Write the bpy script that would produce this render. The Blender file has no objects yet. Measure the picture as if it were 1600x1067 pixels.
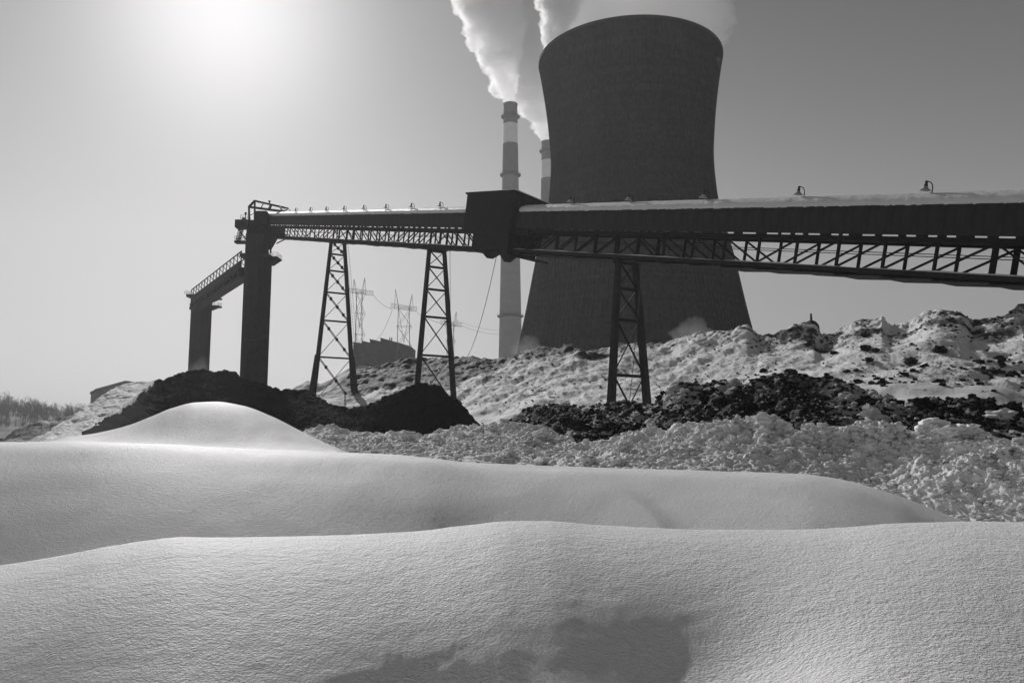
import bpy, math, random
import numpy as np
from mathutils import Vector, Matrix

# ------------------------------------------------------------------ camera
SC = bpy.context.scene
FPX = 28/36*1600
PITCH = math.atan(150/FPX)
H = 1.6
CP, SP = math.cos(PITCH), math.sin(PITCH)
cam = bpy.data.cameras.new('camera'); cam.lens = 28; cam.sensor_width = 36
cam.clip_start = 0.05; cam.clip_end = 20000
camo = bpy.data.objects.new('camera', cam); SC.collection.objects.link(camo)
camo.location = (0, 0, H); camo.rotation_euler = (math.pi/2+PITCH, 0, 0)
SC.camera = camo

# ------------------------------------------------------------------ light
SUN_EL, SUN_AZ = math.radians(29), math.radians(-21)      # azimuth from +Y, negative = left
SDIR = Vector((math.cos(SUN_EL)*math.sin(SUN_AZ), math.cos(SUN_EL)*math.cos(SUN_AZ), math.sin(SUN_EL)))
sun = bpy.data.lights.new('sun', 'SUN'); sun.energy = 5.0; sun.angle = math.radians(0.6); sun.color = (1, .985, .985)
suno = bpy.data.objects.new('sun', sun); SC.collection.objects.link(suno)
suno.rotation_euler = SDIR.to_track_quat('Z', 'Y').to_euler()
W = bpy.data.worlds.new('World'); SC.world = W; W.use_nodes = True
wn, wl = W.node_tree.nodes, W.node_tree.links
wn.clear()
sky = wn.new('ShaderNodeTexSky'); sky.sky_type = 'NISHITA'; sky.sun_disc = False
sky.sun_elevation = SUN_EL; sky.sun_rotation = SUN_AZ
sky.air_density = 1.0; sky.dust_density = 3.0; sky.ozone_density = 1.0
bw = wn.new('ShaderNodeRGBToBW')                          # the photograph is black and white
wl.new(sky.outputs[0], bw.inputs[0])
pw = wn.new('ShaderNodeMath'); pw.operation = 'POWER'; pw.inputs[1].default_value = .58; wl.new(bw.outputs[0], pw.inputs[0])
sc_ = wn.new('ShaderNodeMath'); sc_.operation = 'MULTIPLY'; sc_.inputs[1].default_value = 2.02; wl.new(pw.outputs[0], sc_.inputs[0])
tint = wn.new('ShaderNodeMixRGB'); tint.blend_type = 'MULTIPLY'; tint.inputs[0].default_value = 1
tint.inputs[2].default_value = (1.0, .985, 1.0, 1)
# brighter towards the hazy horizon, and the aureole of the hidden sun
tcw = wn.new('ShaderNodeTexCoord'); sx_ = wn.new('ShaderNodeSeparateXYZ'); wl.new(tcw.outputs['Generated'], sx_.inputs[0])
mr_ = wn.new('ShaderNodeMapRange'); mr_.interpolation_type = 'SMOOTHSTEP'
for k_, v_ in (('From Min', -.05), ('From Max', .62), ('To Min', 1.38), ('To Max', .55)): mr_.inputs[k_].default_value = v_
wl.new(sx_.outputs[2], mr_.inputs[0])
mm_ = wn.new('ShaderNodeMath'); mm_.operation = 'MULTIPLY'; wl.new(sc_.outputs[0], mm_.inputs[0]); wl.new(mr_.outputs[0], mm_.inputs[1])
dt = wn.new('ShaderNodeVectorMath'); dt.operation = 'DOT_PRODUCT'; wl.new(tcw.outputs['Generated'], dt.inputs[0]); dt.inputs[1].default_value = SDIR
d1 = wn.new('ShaderNodeMath'); d1.operation = 'SUBTRACT'; wl.new(dt.outputs['Value'], d1.inputs[0]); d1.inputs[1].default_value = 1
d2 = wn.new('ShaderNodeMath'); d2.operation = 'MULTIPLY'; wl.new(d1.outputs[0], d2.inputs[0]); d2.inputs[1].default_value = 130
d3 = wn.new('ShaderNodeMath'); d3.operation = 'EXPONENT'; wl.new(d2.outputs[0], d3.inputs[0])
d4 = wn.new('ShaderNodeMath'); d4.operation = 'MULTIPLY_ADD'; wl.new(d3.outputs[0], d4.inputs[0]); d4.inputs[1].default_value = 15; wl.new(mm_.outputs[0], d4.inputs[2])
wl.new(d4.outputs[0], tint.inputs[1])
bg = wn.new('ShaderNodeBackground'); bg.inputs[1].default_value = 0.05
wo = wn.new('ShaderNodeOutputWorld')
wl.new(tint.outputs[0], bg.inputs[0]); wl.new(bg.outputs[0], wo.inputs[0])
SC.view_settings.view_transform = 'Standard'; SC.view_settings.look = 'None'
SC.view_settings.exposure = -0.5; SC.view_settings.gamma = 1.0
try: SC.view_settings.use_curve_mapping = False
except Exception: pass
SC.render.engine = 'CYCLES'
SC.cycles.max_bounces = 8; SC.cycles.volume_bounces = 8; SC.cycles.diffuse_bounces = 3
SC.cycles.caustics_reflective = False; SC.cycles.caustics_refractive = False

random.seed(7); RNG = np.random.default_rng(11)

# ------------------------------------------------------------------ helpers
def P(px, py, Y):
    """point in the world at distance Y along the ground axis on the sight line of (px, py)"""
    u = (px-800)/FPX; v = (533.5-py)/FPX; k = Y/(CP-v*SP)
    return Vector((u*k, Y, H+(SP+v*CP)*k))
def proj(q):
    z = q[2]-H; d = q[1]*CP+z*SP; w = -q[1]*SP+z*CP
    return 800+FPX*q[0]/d, 533.5-FPX*w/d
def zslope(py):
    v = (533.5-py)/FPX
    return (SP+v*CP)/(CP-v*SP)
def xslope(px, py=620):
    return (px-800)/FPX/(CP-(533.5-py)/FPX*SP)

_perm = np.random.default_rng(3).permutation(256); _perm = np.concatenate([_perm]*3)
_grad = np.random.default_rng(4).normal(size=(256, 3)); _grad /= np.linalg.norm(_grad, axis=1)[:, None]
def perlin(p):
    p = np.asarray(p, float); i = np.floor(p).astype(int); f = p-i; i &= 255
    w = f*f*f*(f*(f*6-15)+10); out = 0
    for dx in (0, 1):
        for dy in (0, 1):
            for dz in (0, 1):
                h = _perm[_perm[_perm[(i[:, 0]+dx) & 255]+((i[:, 1]+dy) & 255)]+((i[:, 2]+dz) & 255)]
                g = _grad[h]; d = f-np.array([dx, dy, dz])
                wt = (w[:, 0] if dx else 1-w[:, 0])*(w[:, 1] if dy else 1-w[:, 1])*(w[:, 2] if dz else 1-w[:, 2])
                out = out+wt*(g*d).sum(1)
    return out*1.5
def fbm(p, scale=1., octv=4, gain=.5, lac=2.03):
    a, s, t = 1., scale, 0
    for k in range(octv):
        t = t+a*perlin(p*s+17.3*k); a *= gain; s *= lac
    return t
def billow(p, scale=1., octv=4, gain=.5):
    a, s, t, n = 1., scale, 0, 0
    for k in range(octv):
        t = t+a*np.abs(perlin(p*s+9.1*k)); n += a; a *= gain; s *= 2.1
    return t/n
_off = np.random.default_rng(5).random((256, 3))
def cell(p, scale=1.):
    """distance to the nearest feature point"""
    p = np.asarray(p, float)*scale; i = np.floor(p).astype(int); best = np.full(len(p), 9.)
    for dx in (-1, 0, 1):
        for dy in (-1, 0, 1):
            for dz in (-1, 0, 1):
                j = i+np.array([dx, dy, dz]); k = j & 255
                h = _perm[_perm[_perm[k[:, 0]]+k[:, 1]]+k[:, 2]]
                d = ((j+_off[h]-p)**2).sum(1); best = np.minimum(best, d)
    return np.sqrt(best)
def lumps(p, scale):
    return np.sqrt(np.clip(1-cell(p, scale)**2*1.6, 0, 1))

def pchip(xs, ys, x):
    xs = np.array(xs, float); ys = np.array(ys, float); h = np.diff(xs); d = np.diff(ys)/h
    m = np.zeros(len(xs))
    if len(xs) > 2:
        s = d[:-1]*d[1:] > 0; w1 = 2*h[1:]+h[:-1]; w2 = h[1:]+2*h[:-1]
        with np.errstate(all='ignore'):
            mm = (w1+w2)/(w1/d[:-1]+w2/d[1:])
        m[1:-1] = np.where(s, mm, 0)
    m[0] = d[0]; m[-1] = d[-1]
    x = np.clip(x, xs[0], xs[-1]); k = np.clip(np.searchsorted(xs, x)-1, 0, len(xs)-2)
    t = (x-xs[k])/h[k]
    return ((2*t**3-3*t**2+1)*ys[k]+(t**3-2*t**2+t)*h[k]*m[k]+(-2*t**3+3*t**2)*ys[k+1]+(t**3-t**2)*h[k]*m[k+1])

def link(name, me, mat=None, parent=None):
    o = bpy.data.objects.new(name, me); SC.collection.objects.link(o)
    if mat is not None and not me.materials: me.materials.append(mat)
    if parent is not None: o.parent = parent
    return o
def tag(o, label=None, cat=None, group=None, kind=None):
    if label: o['label'] = label
    if cat: o['category'] = cat
    if group: o['group'] = group
    if kind: o['kind'] = kind
    return o
def empty(name, loc=(0, 0, 0), rz=0, M=None):
    o = bpy.data.objects.new(name, None); SC.collection.objects.link(o); o.empty_display_size = .5
    if M is not None: o.matrix_world = M
    else: o.location = loc; o.rotation_euler = (0, 0, rz)
    return o
def kids(o): return [c for c in bpy.data.objects if c.parent is o]
def copy_tree(o, pairs=None):
    root = o.copy(); SC.collection.objects.link(root)
    def rec(a, b):
        for ch in a.children:
            c = ch.copy(); SC.collection.objects.link(c); c.parent = b; rec(ch, c)
    rec(o, root); return root

def grid_mesh(name, V, nu, nv, smooth=True, closeu=False):
    """V: (nv, nu, 3)"""
    me = bpy.data.meshes.new(name)
    V = V.reshape(-1, 3); a = np.arange(nu-1 if not closeu else nu); b = np.arange(nv-1)
    A, B = np.meshgrid(a, b); A2 = (A+1) % nu
    F = np.stack([B*nu+A, B*nu+A2, (B+1)*nu+A2, (B+1)*nu+A], -1).reshape(-1, 4)
    me.vertices.add(len(V)); me.vertices.foreach_set('co', V.astype(np.float32).ravel())
    me.loops.add(F.size); me.loops.foreach_set('vertex_index', F.ravel().astype(np.int32))
    me.polygons.add(len(F)); me.polygons.foreach_set('loop_start', (np.arange(len(F))*4).astype(np.int32))
    me.polygons.foreach_set('use_smooth', np.full(len(F), smooth))
    me.update(calc_edges=True)
    return me
def set_attr(me, name, vals):
    a = me.attributes.new(name, 'FLOAT', 'POINT'); a.data.foreach_set('value', np.asarray(vals, np.float32).ravel())

class MB:
    def __init__(s): s.v = []; s.f = []
    def add(s, v, f):
        n = len(s.v); s.v += [tuple(x) for x in v]; s.f += [tuple(n+i for i in q) for q in f]; return s
    def box(s, x0, x1, y0, y1, z0, z1):
        return s.add([(x0, y0, z0), (x1, y0, z0), (x1, y1, z0), (x0, y1, z0), (x0, y0, z1), (x1, y0, z1), (x1, y1, z1), (x0, y1, z1)],
                     [(0, 3, 2, 1), (4, 5, 6, 7), (0, 1, 5, 4), (1, 2, 6, 5), (2, 3, 7, 6), (3, 0, 4, 7)])
    def beam(s, a, b, w, h=None, up=(0, 0, 1), w2=None, h2=None):
        a = Vector(a); b = Vector(b); h = h or w; w2 = w2 or w; h2 = h2 or h
        d = (b-a).normalized(); up = Vector(up)
        if abs(d.dot(up)) > .98: up = Vector((1, 0, 0)) if abs(d.x) < .9 else Vector((0, 1, 0))
        x = d.cross(up).normalized(); y = x.cross(d).normalized(); V = []
        for p, ww, hh in ((a, w, h), (b, w2, h2)):
            for i, j in ((-1, -1), (1, -1), (1, 1), (-1, 1)): V.append(p+x*ww/2*i+y*hh/2*j)
        return s.add(V, [(0, 1, 2, 3)[::-1], (4, 5, 6, 7), (0, 1, 5, 4), (1, 2, 6, 5), (2, 3, 7, 6), (3, 0, 4, 7)])
    def tube(s, pts, r, n=8, cap=True):
        pts = [Vector(p) for p in pts]; r = r if hasattr(r, '__len__') else [r]*len(pts); V = []; F = []
        prev = None
        for i, p in enumerate(pts):
            d = (pts[min(i+1, len(pts)-1)]-pts[max(i-1, 0)]).normalized()
            if prev is None:
                prev = d.orthogonal().normalized()
            x = (prev-d*prev.dot(d)).normalized(); prev = x; y = d.cross(x)
            for k in range(n):
                t = 2*math.pi*k/n; V.append(p+x*math.cos(t)*r[i]+y*math.sin(t)*r[i])
        for i in range(len(pts)-1):
            for k in range(n): F.append((i*n+k, i*n+(k+1) % n, (i+1)*n+(k+1) % n, (i+1)*n+k))
        if cap: F += [tuple(range(n))[::-1], tuple(range((len(pts)-1)*n, len(pts)*n))]
        return s.add(V, F)
    def lathe(s, prof, n=32, c=(0, 0), cap=True):
        V = []; F = []
        for r, z in prof:
            for k in range(n):
                t = 2*math.pi*k/n; V.append((c[0]+r*math.cos(t), c[1]+r*math.sin(t), z))
        m = len(prof)
        for i in range(m-1):
            for k in range(n): F.append((i*n+k, i*n+(k+1) % n, (i+1)*n+(k+1) % n, (i+1)*n+k))
        if cap: F += [tuple(range(n))[::-1], tuple(range((m-1)*n, m*n))]
        return s.add(V, F)
    def mesh(s, name, mat=None, smooth=False):
        me = bpy.data.meshes.new(name); me.from_pydata(s.v, [], s.f)
        if smooth: me.polygons.foreach_set('use_smooth', [True]*len(me.polygons))
        me.update()
        if mat: me.materials.append(mat)
        return me
    def build(s, name, mat, parent=None, smooth=False):
        return link(name, s.mesh(name, mat, smooth), None, parent)

# ------------------------------------------------------------------ materials
def mat(name):
    m = bpy.data.materials.new(name); m.use_nodes = True; nt = m.node_tree
    b = nt.nodes['Principled BSDF']; return m, nt, b
def N(nt, t, **kw):
    n = nt.nodes.new(t)
    for k, v in kw.items():
        if k in n.inputs: n.inputs[k].default_value = v
        else: setattr(n, k, v)
    return n
def noise(nt, vec, scale, detail=4, rough=.55):
    n = N(nt, 'ShaderNodeTexNoise'); n.inputs['Scale'].default_value = scale; n.inputs['Detail'].default_value = detail
    n.inputs['Roughness'].default_value = rough; nt.links.new(vec, n.inputs['Vector']); return n.outputs['Fac']
def ramp(nt, fac, pts):
    r = N(nt, 'ShaderNodeValToRGB'); nt.links.new(fac, r.inputs[0]); e = r.color_ramp.elements
    while len(e) < len(pts): e.new(.5)
    for i, (p, c) in enumerate(pts):
        e[i].position = p; e[i].color = (c, c, c, 1)
    return r.outputs[0]
def mapping(nt, scale=(1, 1, 1), coord='Object', rot=(0, 0, 0)):
    tc = N(nt, 'ShaderNodeTexCoord'); mp = N(nt, 'ShaderNodeMapping'); mp.inputs['Scale'].default_value = scale
    mp.inputs['Rotation'].default_value = rot
    nt.links.new(tc.outputs[coord], mp.inputs[0]); return mp.outputs[0]
def bump(nt, b, hts, prev=None):
    """hts: [(fac, strength, distance)]"""
    for fac, st, di in hts:
        bu = N(nt, 'ShaderNodeBump'); bu.inputs['Strength'].default_value = st; bu.inputs['Distance'].default_value = di
        nt.links.new(fac, bu.inputs['Height'])
        if prev: nt.links.new(prev, bu.inputs['Normal'])
        prev = bu.outputs[0]
    nt.links.new(prev, b.inputs['Normal']); return prev

def m_snow(name, col=.88, near=True, dirt=0):
    m, nt, b = mat(name); v = mapping(nt, (1, 1, 1)); vs = mapping(nt, (1.0, 1.5, 1.3), rot=(0, 0, .3))
    b.inputs['Roughness'].default_value = .55
    b.inputs['Specular IOR Level'].default_value = .06
    if near:
        n1 = noise(nt, vs, 30, 3, .6); n2 = noise(nt, v, 85, 2, .6); n3 = noise(nt, vs, 9, 3, .55)
        bump(nt, b, [(n3, .6, .03), (n1, 1, .020), (n2, 1, .004)])
    else:
        n1 = noise(nt, v, 3.0, 6, .65); bump(nt, b, [(n1, .8, .15)])
    f = noise(nt, v, .6, 4)
    c = ramp(nt, f, [(.3, col*.93), (.7, col)])
    nt.links.new(c, b.inputs['Base Color']); return m
def m_dirty(name, dark=.03, light=.72, fine=1.6, sharp=.06, bd=.25):
    """snow and coal mixed after the mesh attribute 'dirt'"""
    m, nt, b = mat(name); v = mapping(nt)
    at = N(nt, 'ShaderNodeAttribute'); at.attribute_name = 'dirt'
    n = noise(nt, v, fine, 7, .7); n2 = noise(nt, v, fine*.22, 4, .6)
    a1 = N(nt, 'ShaderNodeMath', operation='MULTIPLY_ADD'); nt.links.new(n, a1.inputs[0]); a1.inputs[1].default_value = .9; nt.links.new(at.outputs['Fac'], a1.inputs[2])
    a2 = N(nt, 'ShaderNodeMath', operation='MULTIPLY_ADD'); nt.links.new(n2, a2.inputs[0]); a2.inputs[1].default_value = .5; nt.links.new(a1.outputs[0], a2.inputs[2])
    c = ramp(nt, a2.outputs[0], [(0.0, light), (.999, dark)])
    r = c.node.color_ramp.elements; r[0].position = 1.0-sharp-.15; r[1].position = 1.0-.0
    hue = noise(nt, v, .8, 5)
    mx = N(nt, 'ShaderNodeMixRGB', blend_type='MULTIPLY'); mx.inputs[0].default_value = 1
    nt.links.new(c, mx.inputs[1]); nt.links.new(ramp(nt, hue, [(.25, .80), (.65, 1.0)]), mx.inputs[2])
    nt.links.new(mx.outputs[0], b.inputs['Base Color']); b.inputs['Roughness'].default_value = .8
    b.inputs['Specular IOR Level'].default_value = .2
    n3 = noise(nt, v, 2.6, 8, .7); bump(nt, b, [(n3, .9, bd)]); return m
def m_flat(name, col, rough=.8, bsc=3, bst=.3, bd=.02, var=.25, spec=.25, scale=(1, 1, 1), coord='Object', streak=None):
    m, nt, b = mat(name); v = mapping(nt, scale, coord)
    f = noise(nt, v, bsc, 5, .6); c = ramp(nt, f, [(.25, col*(1-var)), (.75, col*(1+var))])
    if streak:
        vs = mapping(nt, streak, coord); f2 = noise(nt, vs, 1, 5, .65)
        mx = N(nt, 'ShaderNodeMixRGB', blend_type='MULTIPLY'); mx.inputs[0].default_value = 1
        nt.links.new(c, mx.inputs[1]); nt.links.new(ramp(nt, f2, [(.3, .62), (.62, 1.0)]), mx.inputs[2]); c = mx.outputs[0]
    nt.links.new(c, b.inputs['Base Color']); b.inputs['Roughness'].default_value = rough
    b.inputs['Specular IOR Level'].default_value = spec
    bump(nt, b, [(f, bst, bd)]); return m
def m_shell(name, col, n_around, h):
    m, nt, b = mat(name); tc = N(nt, 'ShaderNodeTexCoord'); sp = N(nt, 'ShaderNodeSeparateXYZ'); nt.links.new(tc.outputs['Object'], sp.inputs[0])
    def M(op, a, c=None):
        n = N(nt, 'ShaderNodeMath', operation=op)
        for i, q in enumerate((a, c)):
            if q is None: continue
            if isinstance(q, (int, float)): n.inputs[i].default_value = q
            else: nt.links.new(q, n.inputs[i])
        return n.outputs[0]
    an = M('FLOOR', M('MULTIPLY', M('ARCTAN2', sp.outputs[1], sp.outputs[0]), n_around/(2*math.pi)))
    zi = M('FLOOR', M('DIVIDE', sp.outputs[2], h))
    cb = N(nt, 'ShaderNodeCombineXYZ'); nt.links.new(an, cb.inputs[0]); nt.links.new(zi, cb.inputs[1])
    wn_ = N(nt, 'ShaderNodeTexWhiteNoise'); nt.links.new(cb.outputs[0], wn_.inputs['Vector'])
    c1 = ramp(nt, wn_.outputs['Value'], [(0, col*.78), (1, col*1.25)])
    zc = N(nt, 'ShaderNodeCombineXYZ'); nt.links.new(zi, zc.inputs[0]); w2 = N(nt, 'ShaderNodeTexWhiteNoise'); nt.links.new(zc.outputs[0], w2.inputs['Vector'])
    vs = mapping(nt, (.12, .12, .012)); f2 = noise(nt, vs, 1, 5, .65)
    mx = N(nt, 'ShaderNodeMixRGB', blend_type='MULTIPLY'); mx.inputs[0].default_value = 1; nt.links.new(c1, mx.inputs[1]); nt.links.new(ramp(nt, f2, [(.3, .7), (.65, 1.0)]), mx.inputs[2])
    m2 = N(nt, 'ShaderNodeMixRGB', blend_type='MULTIPLY'); m2.inputs[0].default_value = 1; nt.links.new(mx.outputs[0], m2.inputs[1]); nt.links.new(ramp(nt, w2.outputs['Value'], [(0, .8), (1, 1.0)]), m2.inputs[2])
    nt.links.new(m2.outputs[0], b.inputs['Base Color']); b.inputs['Roughness'].default_value = .9; b.inputs['Specular IOR Level'].default_value = .05
    return m
def m_vol(name, dens, aniso=.3, col=.98):
    m = bpy.data.materials.new(name); m.use_nodes = True; nt = m.node_tree; nt.nodes.clear()
    o = N(nt, 'ShaderNodeOutputMaterial'); pv = N(nt, 'ShaderNodeVolumePrincipled')
    pv.inputs['Density'].default_value = dens; pv.inputs['Anisotropy'].default_value = aniso
    pv.inputs['Color'].default_value = (col, col, col, 1)
    nt.links.new(pv.outputs[0], o.inputs['Volume']); return m

M_snow = m_snow('wind_crusted_snow'); M_snowfar = m_snow('old_snow', .74, False)
M_coal = m_flat('coal', .013, .95, 2.5, .9, .25, .3, .02)
M_steel = m_flat('dark_painted_steel', .022, .7, 2, .2, .01, .3, .1)
M_steel2 = m_flat('weathered_steel', .035, .75, 2, .2, .01, .3, .12)
M_cover = m_flat('dull_sheet_metal', .05, .7, 1.2, .15, .01, .12, .1, streak=(1.6, .25, .25))
M_house = m_flat('dark_corrugated_siding', .035, .75, 2, .2, .01, .15, .1)
M_conc = m_flat('stained_concrete', .055, .9, .4, .5, .05, .1, .05, streak=(.12, .12, .02))
M_tube = m_flat('dark_concrete', .045, .9, .8, .4, .03, .2, .1, streak=(.5, .5, .04))
M_stack = m_flat('chimney_concrete', .2, .9, .2, .3, .05, .12, .1)
M_band = m_flat('white_chimney_paint', .7, .8, .2, .2, .05, .08, .1)
M_bandd = m_flat('dark_chimney_paint', .12, .8, .2, .2, .05, .12, .1)
M_far = m_flat('grey_cladding', .13, .8, .3, .2, .02, .2, .2)
M_wood = m_flat('bare_bark', .2, .9, 4, .2, .01, .3, .1)
M_lampm = m_flat('enamelled_lamp_steel', .3, .5, 5, .05, .002, .1, .4)
M_wire = m_flat('cable', .06, .6, 3, .05, .001, .1, .3)

# ------------------------------------------------------------------ ground to the horizon
def ground():
    s = np.array([-9000, -3000, -1200, -600, -300, -150, -60, 0, 60, 150, 300, 600, 1200, 3000, 9000.])
    s2 = np.sort(np.concatenate([s, [-45, -40, 30, 36]]))
    X, Yg = np.meshgrid(s, s2); V = np.stack([X, Yg, np.where((Yg > -44) & (Yg < 33) & (np.abs(X) < 200), -3.2, -.6)], -1)
    o = link('ground', grid_mesh('ground', V, len(s), len(s2)), M_snowfar); tag(o, 'flat snow covered ground reaching to the horizon', kind='structure')
ground()

# ------------------------------------------------------------------ snow field in front
near_crest = [(-700, 930), (-200, 905), (0, 886), (90, 872), (180, 855), (300, 841), (400, 841), (520, 837), (640, 830), (720, 821), (800, 814), (850, 814), (930, 820), (1060, 826), (1200, 829), (1300, 826), (1400, 819), (1500, 816), (1600, 818), (1800, 826), (2300, 860)]
mid_crest = [(-700, 700), (-100, 689), (0, 691), (120, 690), (240, 694), (350, 700), (520, 706), (650, 713), (760, 724), (850, 727), (950, 731), (1050, 733), (1150, 737), (1250, 740), (1310, 748), (1390, 770), (1440, 790), (1500, 815), (1600, 858), (1800, 900), (2300, 930)]
bump_crest = [(-700, 720), (-100, 700), (60, 692), (100, 684), (150, 676), (200, 663), (230, 651), (265, 637), (300, 629), (335, 628), (375, 634), (420, 650), (470, 674), (520, 697), (560, 712), (640, 722), (760, 740), (1000, 770), (2300, 800)]
def snow_field():
    nu, nv = 900, 620
    Ys = np.concatenate([np.linspace(-25, 1.5, 40, endpoint=False), 1.5*np.power(55/1.5, np.linspace(0, 1, nv-40))])
    s = np.linspace(-1.15, 1.15, nu); S_, Yg = np.meshgrid(s, Ys)
    X = S_*(np.maximum(Yg, 0)+4)
    u = np.clip(X/np.maximum(Yg, 2.5), -1.15, 1.15); px = 800+u*FPX*(CP+.02)
    def cz(curve, Y): 
        a = np.array(curve, float); py = pchip(a[:, 0], a[:, 1], px.ravel()).reshape(px.shape)
        v = (533.5-py)/FPX; return H+Y*(SP+v*CP)/(CP-v*SP)
    ip = lambda x_, y_: pchip(x_, y_, px.ravel()).reshape(px.shape)
    k1 = ip([-900, 0, 300, 700, 1000, 1350, 2400], [1.1, 1.12, 1.2, 1.42, 1.36, .80, .7]); k2 = ip([-900, 0, 700, 1100, 1450, 2400], [1.4, 1.4, 1.5, 1.2, .95, .9])
    Yc1 = 9.5+0*px; Yc2 = ip([-900, 0, 850, 1250, 1600, 2400], [25, 25, 25, 23.5, 22.2, 22]); Yc3 = Yc2+8.3
    z0 = .60+.0*px; z3 = .52+.0*px
    zc1 = cz(near_crest, Yc1); zc2 = cz(mid_crest, Yc2); zc3 = cz(bump_crest, Yc3)
    # below / above the bump
    rows = [(-25+0*px, z0*0-.2), (2.0+0*px, z0*0-.3), (4.6+0*px, zc1-1.38*k1), (5.6+0*px, zc1-.99*k1), (6.6+0*px, zc1-.60*k1), (7.4+0*px, zc1-.33*k1), (8.2+0*px, zc1-.13*k1), (8.9+0*px, zc1-.03*k1), (Yc1, zc1), (10.6+0*px, zc1-.28), (13+0*px, zc1-ip([-900, 50, 500, 2400], [1.9, 1.9, .95, .95])), (Yc2-9.0, zc2-2.62*k2), (Yc2-7, zc2-1.85*k2), (Yc2-5, zc2-1.10*k2), (Yc2-3, zc2-.46*k2), (Yc2-1.2, zc2-.07*k2), (Yc2, zc2), (Yc2+2.6, np.minimum(zc2, zc3)-.15), (Yc3, zc3), (Yc3+4.5, np.minimum(zc3-1.2, .1)), (56+0*px, -.75+0*px)]
    YY = np.stack([r[0] for r in rows]); ZZ = np.stack([r[1] for r in rows])
    # vectorised pchip over rows
    Hh = np.diff(YY, axis=0); D = np.diff(ZZ, axis=0)/Hh; m = np.zeros_like(YY)
    w1 = 2*Hh[1:]+Hh[:-1]; w2 = Hh[1:]+2*Hh[:-1]
    with np.errstate(all='ignore'):
        mm = (w1+w2)/(w1/D[:-1]+w2/D[1:])
    m[1:-1] = np.where(D[:-1]*D[1:] > 0, mm, 0)
    Z = np.zeros_like(px)
    for k in range(len(rows)-1):
        t = np.clip((Yg-YY[k])/Hh[k], 0, 1); sel = (Yg >= YY[k]) & (Yg <= YY[k+1]+1e-6)
        val = (2*t**3-3*t**2+1)*ZZ[k]+(t**3-2*t**2+t)*Hh[k]*m[k]+(-2*t**3+3*t**2)*ZZ[k+1]+(t**3-t**2)*Hh[k]*m[k+1]
        Z = np.where(sel, val, Z)
    # hollows and swells in the near drift
    def g(cx, cy, sx, sy, a, rot=0):
        c, s_ = math.cos(rot), math.sin(rot); dx = X-cx; dy = Yg-cy
        return a*np.exp(-((dx*c+dy*s_)/sx)**2-((-dx*s_+dy*c)/sy)**2)
    for (hx, hy, sx, sy, a, rot) in HOLLOWS:
        q = P(hx, hy, 1.); Yq = (.02-H)/((q.z-H)); Z += g(q.x*Yq, Yq, sx, sy, a, rot)
    # crease across the middle drift
    a = P(870, 736, 24.); b = P(1065, 826, 18.); ax, ay, bx, by = a.x, a.y, b.x, b.y
    L = math.hypot(bx-ax, by-ay); ex, ey = (bx-ax)/L, (by-ay)/L
    t = ((X-ax)*ex+(Yg-ay)*ey)/L; dn = (X-ax)*ey-(Yg-ay)*ex     # positive on one side
    w = np.exp(-((t-.5)/.42)**4); dn = dn+.55*np.sin(np.clip(t, 0, 1)*math.pi)
    Z += w*np.where(dn > 0, .20*np.exp(-(dn/2.4)**2), .20*np.exp(-(dn/.42)**2)) 
    P3 = np.stack([X.ravel(), Yg.ravel(), 0*X.ravel()], -1)
    amp = np.clip(Yg/9, .35, 1.3)
    Z += (fbm(P3, .5, 2)*.018).reshape(Z.shape)*amp
    Pn = P3*np.array([1.0, 2.0, 1]); Z += (fbm(Pn, 3.2, 3, .55)*.0035+fbm(P3, 9, 2, .6)*.002).reshape(Z.shape)
    V = np.stack([X, Yg, Z], -1)
    o = link('snow_field', grid_mesh('snow_field', V, nu, nv), M_snow)
    tag(o, 'smooth wind rippled snow drifts with hollows filling the foreground', kind='structure')
HOLLOWS = [(1105, 990, .72, .66, -.145, .1), (690, 1025, 1.1, .7, -.135, .1), (1330, 1060, .8, .7, .08, 0), (930, 1040, .34, .5, .12, 0), (60, 960, .8, .8, .05, 0)]
snow_field()

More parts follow.
